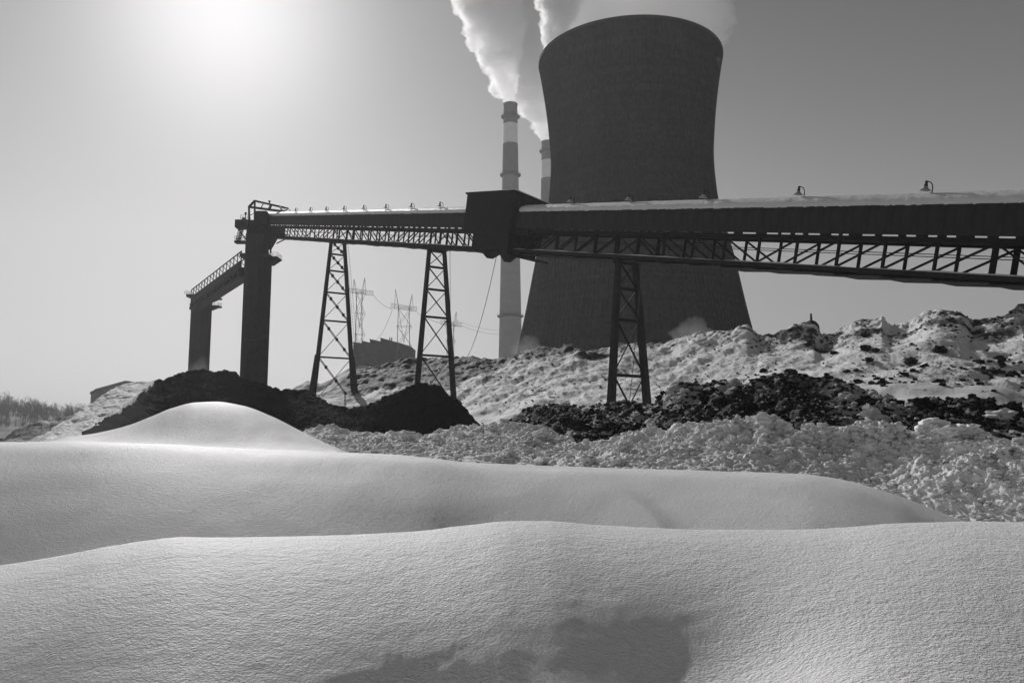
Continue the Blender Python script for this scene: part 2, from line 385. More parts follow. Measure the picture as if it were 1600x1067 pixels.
# ------------------------------------------------------------------ lofted banks
def loft(name, rows, t0, t1, nt_, nsub, disp, mat_, dirt=None, label='', extra=None, power=None):
    """rows: list of curves [(t, px, py, Y)], front foot first; linear in the world between rows"""
    T = np.linspace(t0, t1, nt_); R = []
    for r in rows:
        a = np.array(r, float)
        px = np.interp(T, a[:, 0], a[:, 1]); py = np.interp(T, a[:, 0], a[:, 2]); Y = pchip(a[:, 0], a[:, 3], T)
        if len(r[0]) > 4:        # explicit height
            z = np.interp(T, a[:, 0], a[:, 4])
            v = (533.5-py)/FPX; x = (px-800)/FPX*Y/(CP-v*SP); R.append(np.stack([x, Y, z], -1)); continue
        v = (533.5-py)/FPX; k = Y/(CP-v*SP); R.append(np.stack([(px-800)/FPX*k, Y, H+(SP+v*CP)*k], -1))
    out = []; W_ = []
    for i in range(len(R)-1):
        n = nsub[i]
        for j in range(n + (1 if i == len(R)-2 else 0)):
            f = j/n; out.append(R[i]*(1-f)+R[i+1]*f); W_.append(i+f)
    V = np.array(out); nv = len(out); Wr = np.repeat(np.array(W_)[:, None], nt_, 1)
    du = np.gradient(V, axis=1); dv = np.gradient(V, axis=0); n = np.cross(du, dv)
    n /= np.linalg.norm(n, axis=2)[:, :, None]+1e-9
    n *= np.sign(n[:, :, 2:3]+1e-9)
    TT = np.repeat(T[None, :], nv, 0); F = V.reshape(-1, 3)
    d = disp(F, Wr.ravel(), TT.ravel())
    V2 = F+n.reshape(-1, 3)*d[:, None]
    me = grid_mesh(name, V2.reshape(nv, nt_, 3), nt_, nv)
    if dirt is not None: set_attr(me, 'dirt', dirt(F, Wr.ravel(), TT.ravel(), d))
    o = link(name, me, mat_); tag(o, label, kind='structure')
    return o, V2.reshape(nv, nt_, 3)
def C(*pts): return [(p[0],)+tuple(p) for p in pts]
def back(row, dY, z): return [(t, px+(px-800)*0, py, Y+dY, z) for (t, px, py, Y) in row]

M_spoil = m_dirty('dusted_spoil_snow', .025, .74, 1.4, .10, .05)
M_rubble = m_dirty('coal_and_snow_rubble', .022, .5, 1.3, .12)
M_plow = m_dirty('ploughed_snow', .05, .9, 1.2, .12, .12)

# big snowy spoil bank, from the left tip to the right edge and beyond
ridge = C((497, 627, 168), (512, 612, 172), (530, 598, 178), (556, 577, 186), (600, 569, 190), (650, 562, 190), (700, 559, 184), (740, 558, 178), (770, 561, 172), (810, 555, 165), (850, 546, 158), (905, 540, 150), (918, 548, 148), (950, 545, 146), (960, 537, 144), (1010, 536, 140), (1050, 534, 136), (1080, 527, 132), (1110, 522, 129), (1140, 514, 127), (1168, 509, 125), (1185, 526, 124), (1215, 524, 122), (1240, 512, 121), (1262, 508, 120), (1272, 506, 120), (1282, 524, 119), (1305, 520, 118), (1330, 503, 117), (1345, 497, 116), (1378, 495, 114), (1392, 508, 113), (1420, 506, 112), (1450, 492, 110), (1470, 485, 109), (1500, 486, 108), (1516, 508, 107), (1540, 500, 106), (1570, 492, 104), (1595, 474, 102), (1640, 462, 100), (1750, 455, 95), (2000, 440, 88), (2400, 420, 80))
foot = C((497, 628, 163), (540, 638, 158), (600, 638, 150), (640, 640, 145), (700, 655, 132), (760, 672, 115), (850, 680, 100), (1000, 680, 92), (1150, 672, 80), (1330, 655, 66), (1600, 665, 56), (2400, 690, 50))
mid = C((497, 627.5, 165), (530, 620, 167), (600, 606, 168), (700, 600, 155), (760, 607, 144), (850, 605, 132), (1000, 600, 118), (1150, 590, 106), (1330, 575, 94), (1450, 572, 86), (1600, 575, 82), (2400, 560, 66))
low = C((497, 627.8, 164), (530, 630, 161), (600, 628, 156), (700, 632, 141), (760, 645, 127), (850, 648, 112), (1000, 648, 101), (1150, 628, 88), (1300, 618, 76), (1350, 613, 73), (1430, 607, 71), (1500, 612, 69), (1600, 618, 67), (2400, 620, 56))
def d_spoil(F, w, t):
    taper = np.clip((t-497)/60, 0, 1)*np.clip((w)/1.0, .2, 1)
    G = F*np.array([1, .8, 1.6])
    diag = np.stack([F[:, 0]*.9+F[:, 2]*1.2, F[:, 1]*.35-F[:, 0]*.2, F[:, 2]*.3], -1)   # gullies running down the face
    rough = fbm(F, .10, 3)*.9+(1-np.abs(fbm(diag, .26, 3, .55)))*(.5*np.clip((w-.9)/.8, 0, 1))-.33*np.clip((w-.9)/.8, 0, 1)+lumps(F, .6)*.07*np.clip(fbm(F, .09, 2)*2+.2, 0, 1)+fbm(np.stack([F[:, 0]*.9+F[:, 2]*1.3, F[:, 1]*.5-F[:, 0]*.25, F[:, 2]*.35], -1), 1.1, 5, .66)*.10*np.clip((w-.9)/.6, 0, 1)+fbm(F, .5, 4, .6)*.12*np.clip(1.5-w, 0, 1)
    peaks = np.exp(-((w-3)/.35)**2)*(billow(F, .35, 4)*1.3-.2)
    return (rough+peaks*.8)*taper
def dirt_spoil(F, w, t, d):
    n = fbm(F*np.array([1, 1, 2.]), .12, 4, .6)
    r = -.20+.36*n+.45*np.clip(fbm(F*np.array([1, 1, 2.5]), .55, 4, .7)-.12, 0, 1)
    r += .75*np.exp(-((w-3)/.34)**2)*np.clip(.42+1.7*fbm(F, .13, 3), 0, 1.4)                                              # bare crest
    left = np.exp(-((t-640)/95)**2)*np.clip(1.25-np.abs(w-2.35)*1.5, 0, 1)*.95     # black patch behind the middle trestle
    left += np.exp(-((t-765)/55)**2)*np.exp(-((w-2.75)/.4)**2)*.55
    pk = np.exp(-((t-1475)/28)**2)*np.exp(-((w-2.75)/.18)**2)*.42
    rt = np.clip((t-1380)/160, 0, 1)*np.exp(-((w-2.6)/.4)**2)*.16
    r += left+pk+rt
    r -= .3*np.exp(-((w-1.0)/.18)**2)*np.exp(-((t-1400)/70)**2)
    return r
spoil, V_spoil = loft('snow_covered_spoil_bank', [foot, low, mid, ridge, back(ridge, 25, -1.)], 497, 2300, 1300, [20, 70, 130, 18], d_spoil, M_spoil, dirt_spoil, 'long steep bank of spoil under dirty snow rising to a jagged crest on the right')

# low far mound left of the tip
farm = C((430, 622, 238), (455, 607, 238), (480, 594, 238), (500, 600, 238), (520, 590, 236), (545, 574, 234), (570, 570, 232), (600, 580, 230), (660, 590, 225))
loft('far_snow_mound', [[(t, a, 640, Y-22) for (t, a, b, Y) in farm], farm, back(farm, 15, -1.)], 430, 660, 160, [30, 6], lambda F, w, t: fbm(F, .2, 4)*.5, M_spoil, lambda F, w, t, d: -.1+.3*fbm(F, .08, 3), 'small dirty snow mound far behind the left trestle')

# black coal pile (two humps)
c_cr = C((128, 674, 108), (160, 655, 116), (190, 636, 126), (215, 618, 136), (240, 598, 148), (248, 594, 150), (254, 597, 151), (270, 588, 153), (300, 580, 156), (318, 578, 158), (335, 582, 160), (352, 580, 160), (366, 583, 161), (376, 591, 162), (400, 598, 162), (420, 604, 161), (435, 610, 160), (460, 612, 158), (480, 608, 155), (500, 622, 150), (522, 634, 143), (545, 640, 136), (575, 634, 126), (600, 623, 119), (628, 610, 113), (650, 602, 110), (664, 599, 108), (678, 601, 107), (692, 612, 105), (710, 627, 102), (735, 649, 98), (757, 670, 95))
c_ft = C((128, 686, 88), (240, 696, 122), (400, 700, 130), (500, 702, 120), (560, 700, 104), (640, 698, 88), (700, 692, 84), (740, 682, 88), (757, 674, 92))
def mixrow(a, b, f, t0, t1, n=60):
    A = np.array(a); B = np.array(b); T = np.linspace(t0, t1, n)
    return [(t, t, np.interp(t, A[:, 0], A[:, 2])*(1-f)+np.interp(t, B[:, 0], B[:, 2])*f, np.interp(t, A[:, 0], A[:, 3])*(1-f)+np.interp(t, B[:, 0], B[:, 3])*f) for t in T]
loft('coal_pile', [c_ft, mixrow(c_ft, c_cr, .5, 128, 757), c_cr, back(c_cr, 9, -1.)], 128, 757, 640, [50, 60, 10],
     lambda F, w, t: (fbm(F, .12, 3)*.5*np.clip((600-t)/80, .25, 1)+fbm(F, .6, 5, .7)*.36+lumps(F, .7)*.22+lumps(F, 1.6)*.12)*np.clip((757-t)/40, .15, 1)*np.clip((t-200)/60, .22, 1), M_coal, None, 'black coal pile with two humps below the stacking tubes')

# pale streaked flank left of the coal pile
lineA = [(0, 40, 692, 105), (.25, 90, 663, 118), (.5, 130, 638, 130), (.75, 160, 617, 140), (.9, 190, 600, 149), (1, 243, 594, 152)]
lineB = [(0, 120, 690, 88), (.25, 132, 673, 107), (.5, 165, 651, 117), (.75, 205, 624, 131), (.9, 225, 609, 141), (1, 243, 596, 149)]
def d_flank(F, w, t): 
    return (fbm(np.stack([F[:, 0]*.3, F[:, 1]*.08, F[:, 2]*1.1], -1), 1, 4, .6)*.25+fbm(F, .6, 3)*.12)
loft('snow_dusted_flank', [[(t, a-0, 720, Y-16) for (t, a, b, Y) in lineB], lineB, lineA, [(t, a-30, b, Y+20, -1.) for (t, a, b, Y) in lineA]], 0, 1, 260, [8, 70, 8], d_flank, M_spoil,
     lambda F, w, t, d: -.30+.4*fbm(np.stack([F[:, 0]*.5, F[:, 1]*.10, F[:, 2]*2.2], -1), 1, 4, .65)+.5*np.exp(-((w-2)/.05)**2)-.25*(t < .1), 'pale snow dusted flank sloping down left from the coal pile')
dl = C((2, 689, 150), (15, 680, 152), (32, 668, 154), (50, 661, 156), (66, 655, 158), (78, 659, 158), (95, 652, 160), (118, 648, 162), (150, 640, 165), (180, 640, 165))
loft('dark_spoil_ridge', [[(t, a, 700, Y-25) for (t, a, b, Y) in dl], dl, back(dl, 12, -1.)], 2, 180, 160, [40, 6], lambda F, w, t: (fbm(F, .25, 4)*.5)*np.clip((t-2)/20, .1, 1), M_rubble, lambda F, w, t, d: .45+.5*fbm(F, .12, 3), 'low dark ridge of spoil at the far left')

# dark rubble bank
r_cr = C((780, 664, 82), (800, 655, 80), (830, 642, 78), (858, 638, 76), (870, 638, 75), (900, 646, 73), (935, 640, 70), (960, 636, 68), (1000, 640, 66), (1020, 634, 65), (1040, 624, 64), (1058, 609, 62), (1085, 610, 61), (1100, 614, 60), (1125, 602, 59), (1145, 600, 58), (1160, 610, 57), (1190, 599, 56), (1215, 598, 55), (1250, 595, 54), (1275, 600, 53), (1300, 600, 53), (1320, 606, 52), (1345, 612, 51), (1365, 616, 50), (1390, 630, 49), (1410, 640, 48), (1440, 634, 47), (1460, 630, 47), (1500, 636, 46), (1550, 646, 44), (1600, 652, 43), (1800, 650, 40), (2300, 640, 34))
r_ft = C((780, 672, 76), (850, 692, 55), (950, 705, 46), (1100, 712, 40), (1300, 720, 35), (1600, 740, 31), (2300, 780, 26))
def d_rub(F, w, t):
    e = np.clip((t-780)/60, .15, 1)
    return (lumps(F, .55)*.55+lumps(F+5, 1.3)*.3+lumps(F+9, 2.6)*.16+fbm(F, .3, 3)*.45+fbm(F, 1.5, 3, .6)*.12-.35)*e
def dirt_rub(F, w, t, d):
    r = .30+.75*fbm(F, .11, 3)
    r += .4*np.exp(-((t-860)/60)**2)*(w > .4)+.35*np.exp(-((t-1170)/120)**2)
    r -= .75*np.exp(-((t-1340)/55)**2)*np.exp(-((w-1.2)/.75)**2)
    r -= .6*np.exp(-((t-925)/26)**2)*np.exp(-((w-1.75)/.28)**2)
    return r
rub, V_rub = loft('coal_rubble_bank', [r_ft, mixrow(r_ft, r_cr, .55, 780, 2300, 200), r_cr, back(r_cr, 6, -1.)], 780, 2200, 1100, [90, 110, 12], d_rub, M_rubble, dirt_rub, 'dark lumpy bank of frozen coal and snow rubble in front of the spoil bank')

# ploughed snow
p_cr = C((440, 690, 56), (480, 676, 54), (515, 672, 53), (540, 680, 52), (580, 684, 51), (610, 679, 50), (640, 684, 49), (690, 686, 48), (715, 676, 47), (750, 668, 46), (800, 668, 45), (850, 672, 44), (880, 690, 42), (905, 703, 40), (945, 694, 39), (1000, 690, 38), (1050, 680, 37), (1090, 671, 36), (1130, 664, 35), (1175, 662, 35), (1192, 652, 34), (1206, 664, 34), (1240, 675, 33), (1290, 678, 32), (1345, 684, 31), (1360, 672, 31), (1385, 676, 30), (1420, 680, 30), (1440, 682, 29), (1455, 666, 29), (1475, 676, 28.5), (1485, 673, 28), (1520, 682, 28), (1560, 690, 27), (1580, 703, 27), (1600, 700, 26), (1800, 705, 25), (2300, 720, 22))
p_ft = C((440, 712, 36), (700, 722, 32), (900, 742, 27), (1150, 760, 26), (1300, 785, 26.9), (1500, 819, 24.4), (1700, 835, 22), (2300, 850, 18.5))
p_md = C((440, 705, 42), (700, 708, 38), (850, 714, 36), (1000, 716, 32), (1200, 708, 31.5), (1350, 700, 30.2), (1500, 704, 27.4), (1700, 725, 24), (2300, 745, 20.5))
def d_plow(F, w, t):
    k = np.clip(w/1.0, .35, 1)
    lay = np.exp(-((w-.55)/.5)**2)
    m = lumps(F, .9)*.13*np.clip(fbm(F, .25, 2)*1.6+.7, 0, 1.3)+lumps(F+3, 2.1)*.15+lumps(F+7, 4.6)*.09+fbm(F, 1.2, 5, .68)*.16+(1-np.abs(perlin(F*2.7)))*.10
    ridge_ = np.exp(-((w-2)/.3)**2)*(lumps(F+2, .9)*.35)
    return (m*k+ridge_+fbm(F, .35, 3)*.15-.25)*np.clip((t-440)/60, .2, 1)
plow, V_plow = loft('ploughed_snow_bank', [p_ft, p_md, p_cr, back(p_cr, 4, -1.)], 440, 2200, 1500, [90, 150, 12], d_plow, M_plow, lambda F, w, t, d: -.42+.35*fbm(F, .2, 3)+.12*(w > 1.9), 'churned bank of white ploughed snow lumps behind the smooth drifts')

# ------------------------------------------------------------------ loose lumps
def lump_mesh(name, seed, sub=2, k=.35, m=None, flat=.8):
    import bmesh
    bm = bmesh.new(); bmesh.ops.create_icosphere(bm, subdivisions=sub, radius=1)
    V = np.array([v.co for v in bm.verts]); n = 1+k*fbm(V+seed*3.7, 1.5, 4, .7)+.12*np.abs(perlin(V*3+seed))
    n *= 1-.25*np.clip(cell(V+seed, 1.3)-.5, 0, 1)
    for v, q in zip(bm.verts, n): v.co = v.co*float(q); v.co.z *= flat
    me = bpy.data.meshes.new(name); bm.to_mesh(me); bm.free()
    if m: me.materials.append(m)
    return me
M_lump = m_flat('frozen_coal_lump', .018, .9, 3, .8, .1, .4, .05)
M_slump = m_flat('snow_lump', .68, .8, 3, .6, .08, .1, .15)
def scatter_singles(name, V, n, cond, sizes, mats, label, cat, group, seed=1, sink=.25):
    r = random.Random(seed); meshes = [lump_mesh(name, seed*10+i, 3, .75, mats[i % len(mats)]) for i in range(6)]
    nv, nt_ = V.shape[:2]; c = 0; tries = 0; out = []
    while c < n and tries < n*400:
        tries += 1; j = r.randrange(2, nv-2); i = r.randrange(nt_)
        q = V[j, i]; px, py = proj(q)
        if not cond(px, py, r): continue
        s = r.uniform(*sizes)*(.6 if r.random() < .6 else 1)
        o = link(name, meshes[r.randrange(6)]); o.location = (q[0], q[1], q[2]+s*(.6-sink)); o.scale = (s*r.uniform(.9, 1.5), s*r.uniform(.8, 1.2), s*r.uniform(.6, .95))
        o.rotation_euler = (r.uniform(-.4, .4), r.uniform(-.4, .4), r.uniform(0, 6.28)); tag(o, label, cat, group); c += 1; out.append(o)
def scatter_stuff(name, V, n, cond, sizes, m, label, seed=1):
    r = random.Random(seed); protos = []
    for i in range(5):
        me = lump_mesh('t', seed*7+i, 1, .5); protos.append((np.array([v.co for v in me.vertices]), [tuple(p.vertices) for p in me.polygons])); bpy.data.meshes.remove(me)
    nv, nt_ = V.shape[:2]; vs = []; fs = []; base = 0; c = tries = 0
    while c < n and tries < n*30:
        tries += 1; j = r.randrange(2, nv-2); i = r.randrange(nt_); q = V[j, i]; px, py = proj(q)
        if not cond(px, py, r): continue
        s = r.uniform(*sizes)*r.random()**.7+sizes[0]*.4; pv, pf = protos[r.randrange(5)]; a = r.uniform(0, 6.28); ca, sa = math.cos(a), math.sin(a)
        R = np.array([[ca, -sa, 0], [sa, ca, 0], [0, 0, .8]]); vs.append((pv@R.T)*s*np.array([r.uniform(.8, 1.4), 1, 1])+q+np.array([0, 0, s*.25])); fs += [tuple(base+k for k in f) for f in pf]; base += len(pv); c += 1
    me = bpy.data.meshes.new(name); me.from_pydata(np.concatenate(vs).tolist(), [], fs); me.update(); me.materials.append(m)
    o = link(name, me); tag(o, label, kind='stuff')
def cl_spoil(px, py, r):
    if not (1280 < px < 1640 and 560 < py < 612): return False
    return r.random() < math.exp(-((py-(612-(px-1280)*.12))/16)**2)
scatter_singles('coal_lump', V_spoil, 130, cl_spoil, (.14, .36), [M_lump], 'small dark coal lump scattered on the snow slope at the right', 'coal lump', 'coal lumps dotted over the right slope', 3)
for px, py, s in [(1469, 552, 1.25), (1424, 568, 1.0), (1237, 585, 1.1), (1355, 546, 1.0), (1370, 548, .7), (1303, 553, .7), (1194, 580, .75), (1350, 525, .9), (1359, 564, .8), (1262, 540, .8), (1580, 590, .9)]:
    best = min(((proj(V_spoil[j, i])[0]-px)**2+(proj(V_spoil[j, i])[1]-py)**2, j, i) for j in range(22, 215, 4) for i in range(int((px-497)/1803*1300)-12, int((px-497)/1803*1300)+13, 3))
    q = V_spoil[best[1], best[2]]; o = link('boulder', lump_mesh('boulder', int(px), 3, .5, M_lump)); o.location = (q[0], q[1], q[2]+.25*s); o.scale = (s*.62, s*.55, s*.5)
    o['px'] = px; del o['px']
    tag(o, {1469: 'largest lone dark boulder high on the right snow slope', 1424: 'dark boulder with a snow cap below and left of the largest boulder', 1237: 'dark boulder at the foot of the shaded hollow, left part of slope', 1355: 'left one of two dark boulders close together in mid slope', 1370: 'right one of two dark boulders close together in mid slope', 1303: 'small dark boulder alone left of the paired boulders', 1194: 'leftmost dark boulder just above the rubble bank', 1350: 'dark boulder just under the second peak from the right', 1359: 'dark boulder on its own below the paired boulders', 1262: 'small dark boulder below the peak with the thin spike', 1580: 'dark boulder at the right edge of the picture'}[px], 'boulder', 'boulders on the spoil bank')
scatter_stuff('coal_crumbs', V_spoil, 2600, lambda px, py, r: px > 640 and r.random() < (.9 if py < 530 else .25), (.05, .28), M_lump, 'fine coal crumbs sprinkled over the snowy spoil bank', 5)
scatter_singles('frozen_clod', V_rub, 150, lambda px, py, r: 800 < px < 1620 and 596 < py < 700, (.20, .55), [M_lump, M_lump, M_lump, M_lump, M_lump, M_slump], 'rough frozen clod lying in the dark rubble bank', 'clod', 'frozen clods in the rubble bank', 8, .45)
scatter_stuff('rubble_crumbs', V_rub, 4500, lambda px, py, r: px < 1700, (.05, .24), M_lump, 'dark coal crumbs strewn over the rubble bank', 9)
scatter_stuff('snow_crumbs_on_rubble', V_rub, 1500, lambda px, py, r: px < 1700, (.04, .15), M_slump, 'small snow crumbs mixed into the rubble bank', 10)
scatter_singles('snow_chunk', V_plow, 120, lambda px, py, r: 500 < px < 1620 and 650 < py < 730, (.12, .34), [M_slump], 'rounded white snow chunk on the ploughed snow bank', 'snow chunk', 'snow chunks on the ploughed bank', 12, .35)
scatter_stuff('snow_crumbs', V_plow, 6000, lambda px, py, r: px < 1750, (.04, .15), M_slump, 'countless small snow crumbs on the ploughed bank', 13)
for i, (px, py, Y, lab) in enumerate([(591, 700, 30, 'small snow lump lying alone on the smooth drift, left one of two'), (626, 706, 27, 'small snow lump lying alone on the smooth drift, right one of two')]):
    o = link('snow_lump', lump_mesh('snow_lump', 40+i, 3, .5, M_slump)); o.location = P(px, py+1, Y-1); o.scale = (.11, .1, .09); tag(o, lab, 'snow lump')

# ------------------------------------------------------------------ conveyor gallery
A = P(1600, 441, 53.6); B = P(440, 371, 196.)
E = (B-A).normalized(); S = Vector((E.y, -E.x, 0)).normalized(); Nn = S.cross(E)
if Nn.z < 0: Nn = -Nn
GM = Matrix((( E.x, S.x, Nn.x, A.x), (E.y, S.y, Nn.y, A.y), (E.z, S.z, Nn.z, A.z), (0, 0, 0, 1)))
LEN = (B-A).length
def G(t, a, n): return A+E*t+S*a+Nn*n
def tsolve(px, a, n):
    lo, hi = -3., 230.
    for _ in range(50):
        m = (lo+hi)/2
        if proj(G(m, a, n))[0] > px: lo = m
        else: hi = m
    return (lo+hi)/2
WD = 3.0
T_END = tsolve(398, -.3, 4)
gal = empty('conveyor_gallery', M=GM); tag(gal, 'long inclined conveyor gallery with dark arched cover over an open steel truss', 'conveyor')
def seg(a, b, k): return [a+(b-a)*i/k for i in range(k+1)]
T0 = -46.
posts = seg(T0, -1.2, 11)+seg(2.2, 40, 9)+seg(43.4, 87.6, 11)+seg(91, 133.7, 10)+seg(137.1, T_END-2, 10)
spans = [(T0, -1.2), (2.2, 40), (43.4, 87.6), (91, 133.7), (137.1, 999)]
for a in (0, WD):
    MB().box(T0, T_END, a-.16, a+.16, -.06, .34).build('bottom_chord', M_steel2, gal)
    MB().box(T0, T_END, a-.17, a+.17, 2.58, 2.95).build('top_chord', M_steel, gal)
    nv_, nu_ = 5, 900; tt = np.linspace(T0, T_END, nu_); prof = [(-.16, .343), (-.13, .40), (0, .43), (.13, .40), (.16, .343)]
    V = np.array([[(t, a+q[0], q[1]+(0 if q[1] < .35 else .03*math.sin(t*1.3+a)+.03*math.sin(t*.37))) for t in tt] for q in prof])
    o = link('chord_snow', grid_mesh('chord_snow', V, nu_, nv_), M_snowfar, gal)
postm = MB().box(-.11, .11, -.1, .1, .34, 2.58).mesh('post', M_steel)
postw = MB().box(-.19, .19, -.12, .12, .34, 2.58).mesh('post', M_steel)
heavy = {-1.2, 2.2, 40, 43.4, 87.6, 91, 133.7, 137.1}
for t in posts:
    for a in (0, WD):
        o = link('post', postw if min(abs(t-h) for h in heavy) < .05 else postm, None, gal); o.location = (t, a, 0)
    MB().box(t-.1, t+.1, .16, WD-.16, 0, .22).build('floor_beam', M_steel, gal)
dm = {}
for i in range(len(posts)-1):
    t0, t1 = posts[i], posts[i+1]; tm = (t0+t1)/2
    sp = [s for s in spans if s[0]-.01 <= t0 and t1 <= s[1]+.01]
    for a in (0, WD):
        if not sp:
            MB().beam((t0, a, .34), (t1, a, 2.58), .12, .14).build('diagonal', M_steel, gal); continue
        lo, hi = sp[0]; mid_ = (lo+hi)/2 if hi < 500 else 155
        towards = tm < mid_           # top at the support, foot towards mid span
        key = (round(t1-t0, 2), towards)
        if key not in dm:
            L_ = t1-t0; mb = MB().beam((0, 0, 2.58 if towards else .34), (L_, 0, .34 if towards else 2.58), .12, .17)
            dm[key] = mb.mesh('diagonal', M_steel)
        o = link('diagonal', dm[key], None, gal); o.location = (t0, a+(.02 if a else -.02), 0)
    if i % 2 == 0: MB().beam((t0, .1, .12), (t1, WD-.1, .12), .08).build('floor_brace', M_steel, gal)
    # drip pan hung below the chords
    r = random.Random(i); dz0 = r.uniform(.0, .05); dz1 = r.uniform(.08, .22)
    pb = MB(); pb.add([(t0+.03, -.25, -.12-dz0), (t1-.03, -.25, -.12-dz1), (t1-.03, WD+.25, -.12-dz1), (t0+.03, WD+.25, -.12-dz0),
                       (t0+.03, -.25, -.2-dz0), (t1-.03, -.25, -.22-dz1), (t1-.03, WD+.25, -.22-dz1), (t0+.03, WD+.25, -.2-dz0)],
                      [(0, 1, 2, 3), (7, 6, 5, 4), (0, 4, 5, 1), (1, 5, 6, 2), (2, 6, 7, 3), (3, 7, 4, 0)])
    pb.build('drip_pan', M_steel2, gal)
    if i % 2: MB().beam((t0+1.2, -.05, 2.62), (t0+3.4, -.05, 2.40), .1, .16).build('gusset', M_steel, gal)
for n_ in (1.75, 1.95):
    MB().tube([(T0, WD-.3, n_), (T_END-2, WD-.3, n_)], .035, 6).build('pipe', M_steel, gal)
# deck plates between the chords with small gaps under the cover
MB().box(T0, T_END, .17, WD-.17, 2.74, 2.90).build('deck', M_steel, gal)
spm = MB().box(-.5, .5, -.28, -.18, 2.843, 3.02).mesh('cover_stop', M_steel)
k = 0
t = T0
rr = random.Random(4)
while t < T_END-1:
    w_ = rr.uniform(.25, 1.3); MB().box(t, t+w_, -.24, -.12, 2.953, 3.1).build('cover_shoe', M_steel, gal); t += w_+rr.uniform(.5, 1.7)
MB().box(T0, T_END, WD+.12, WD+.24, 2.953, 3.0).build('cover_sill', M_steel, gal)
HSE0 = tsolve(800, -1.2, 6); HSE1 = tsolve(728, -1.2, 6)
def arch(off=0, k0=0, k1=24, full=True):
    pts = []
    for i in range(k0, k1+1):
        th = math.pi*i/24; pts.append((WD/2-(1.8+off)*math.cos(th), 4.55+(1.75+off)*math.sin(th)))
    if full: pts = [(-.3-off, 3.07)]+pts+[(WD+.3+off, 4.45)]
    return pts
def shell(pts, t0, t1, thick_pts, lap=0):
    mb = MB(); n = len(pts)
    V = [(t0, a, z) for a, z in pts]+[(t1, a, z) for a, z in pts]+[(t0, a, z) for a, z in thick_pts]+[(t1, a, z) for a, z in thick_pts]
    F = []
    for i in range(n-1):
        F += [(i, i+1, n+i+1, n+i), (2*n+i, 3*n+i, 3*n+i+1, 2*n+i+1), (i, 2*n+i, 2*n+i+1, i+1), (n+i, n+i+1, 3*n+i+1, 3*n+i)]
    F += [(0, n, 3*n, 2*n), (n-1, 3*n-1, 4*n-1, 2*n-1)]
    return mb.add(V, F)
out_, in_ = arch(0), arch(-.06)
pl_ = 2.1; pm = shell(out_, 0, pl_-.03, in_).mesh('cover_panel', M_cover)
rib_ = shell(arch(.014), -.04, .04, arch(.002)).mesh('cover_seam', M_cover)
t = T0; edges = []
while t < T_END-.5:
    if not (HSE0-.5 < t+1 < HSE1+.5):
        o = link('cover_panel', pm, None, gal); o.location = (t, 0, 0)
        o = link('cover_seam', rib_, None, gal); o.location = (t+pl_-.015, 0, 0)
    t += pl_
# snow on the arch
def arch_snow(t0, t1):
    nu_ = int((t1-t0)/.12); nv_ = 26; tt = np.linspace(t0, t1, nu_); V = np.zeros((nv_, nu_, 3)); e0 = fbm(np.stack([tt*.5, tt*0, tt*0], -1), 1, 4)*.03
    e1 = np.abs(perlin(np.stack([tt*.48, tt*0+3, tt*0], -1)))
    for j in range(nv_):
        f = j/(nv_-1); th0 = math.radians(31)+e0-.03*(e1 < .04); th1 = math.radians(150)+e0[::-1]; th = th0+(th1-th0)*f
        thick = .015+.24*np.clip(np.minimum(f, 1-f)*7, 0, 1)**.6*(.75+.25*np.sin(th))
        V[j, :, 0] = tt; V[j, :, 1] = WD/2-(1.8+thick)*np.cos(th); V[j, :, 2] = 4.55+(1.75+thick)*np.sin(th)
    Fv = V.reshape(-1, 3); d = fbm(Fv, .9, 4, .6)*.035+fbm(Fv, 4, 2)*.014
    V[:, :, 2] += d.reshape(nv_, nu_); V[[0, -1], :, 2] -= .05
    me = grid_mesh('snow_layer', V, nu_, nv_); link('snow_layer', me, M_gsnow, gal)
M_gsnow = m_snow('roof_snow', .8, False)
arch_snow(T0, HSE0+.3); arch_snow(HSE1-.2, T_END)
# trussed skirt closing the last bays near the head
tq = tsolve(447, 0, 2)
MB().box(tq, T_END+.5, -.2, -.17, .0, 2.9).build('side_plate', M_steel, gal)

# lamps on the gallery
def lamp():
    r = empty('gooseneck_lamp')
    MB().tube([(0, 0, -.35), (0, 0, .42), (-.02, -.04, .62), (-.08, -.12, .76), (-.2, -.27, .82), (-.28, -.36, .82)], .035, 8).build('pole', M_steel, r)
    MB().lathe([(.055, .85), (.085, .84), (.085, .62), (.11, .60), (.12, .50), (.10, .48)], 14, (-.28, -.36)).build('ballast_housing', M_steel2, r)
    MB().lathe([(.10, .498), (.15, .44), (.17, .36), (.30, .27), (.36, .25), (.36, .22), (.26, .22), (.12, .34)], 18, (-.28, -.36)).build('lamp_shade', M_lampm, r, True)
    return r
lp = lamp(); first = True
LL = {1452: 'gooseneck lamp nearest the right edge of the picture, on the snowy gallery roof', 1252: 'second gooseneck lamp from the right edge, against open sky right of the cooling tower',
      1103: 'gooseneck lamp in front of the cooling tower close to its right edge', 985: 'gooseneck lamp in front of the middle of the cooling tower', 893: 'gooseneck lamp in front of the cooling tower near its left edge, beside the transfer house',
      688: 'first gooseneck lamp to the left of the transfer house', 643: 'second gooseneck lamp to the left of the transfer house', 603: 'third gooseneck lamp to the left of the transfer house', 568: 'fourth gooseneck lamp to the left of the transfer house',
      537: 'fifth gooseneck lamp to the left of the transfer house', 509: 'third gooseneck lamp from the gallery head on the left', 484: 'second gooseneck lamp from the gallery head on the left', 461: 'gooseneck lamp nearest the gantry frame at the gallery head'}
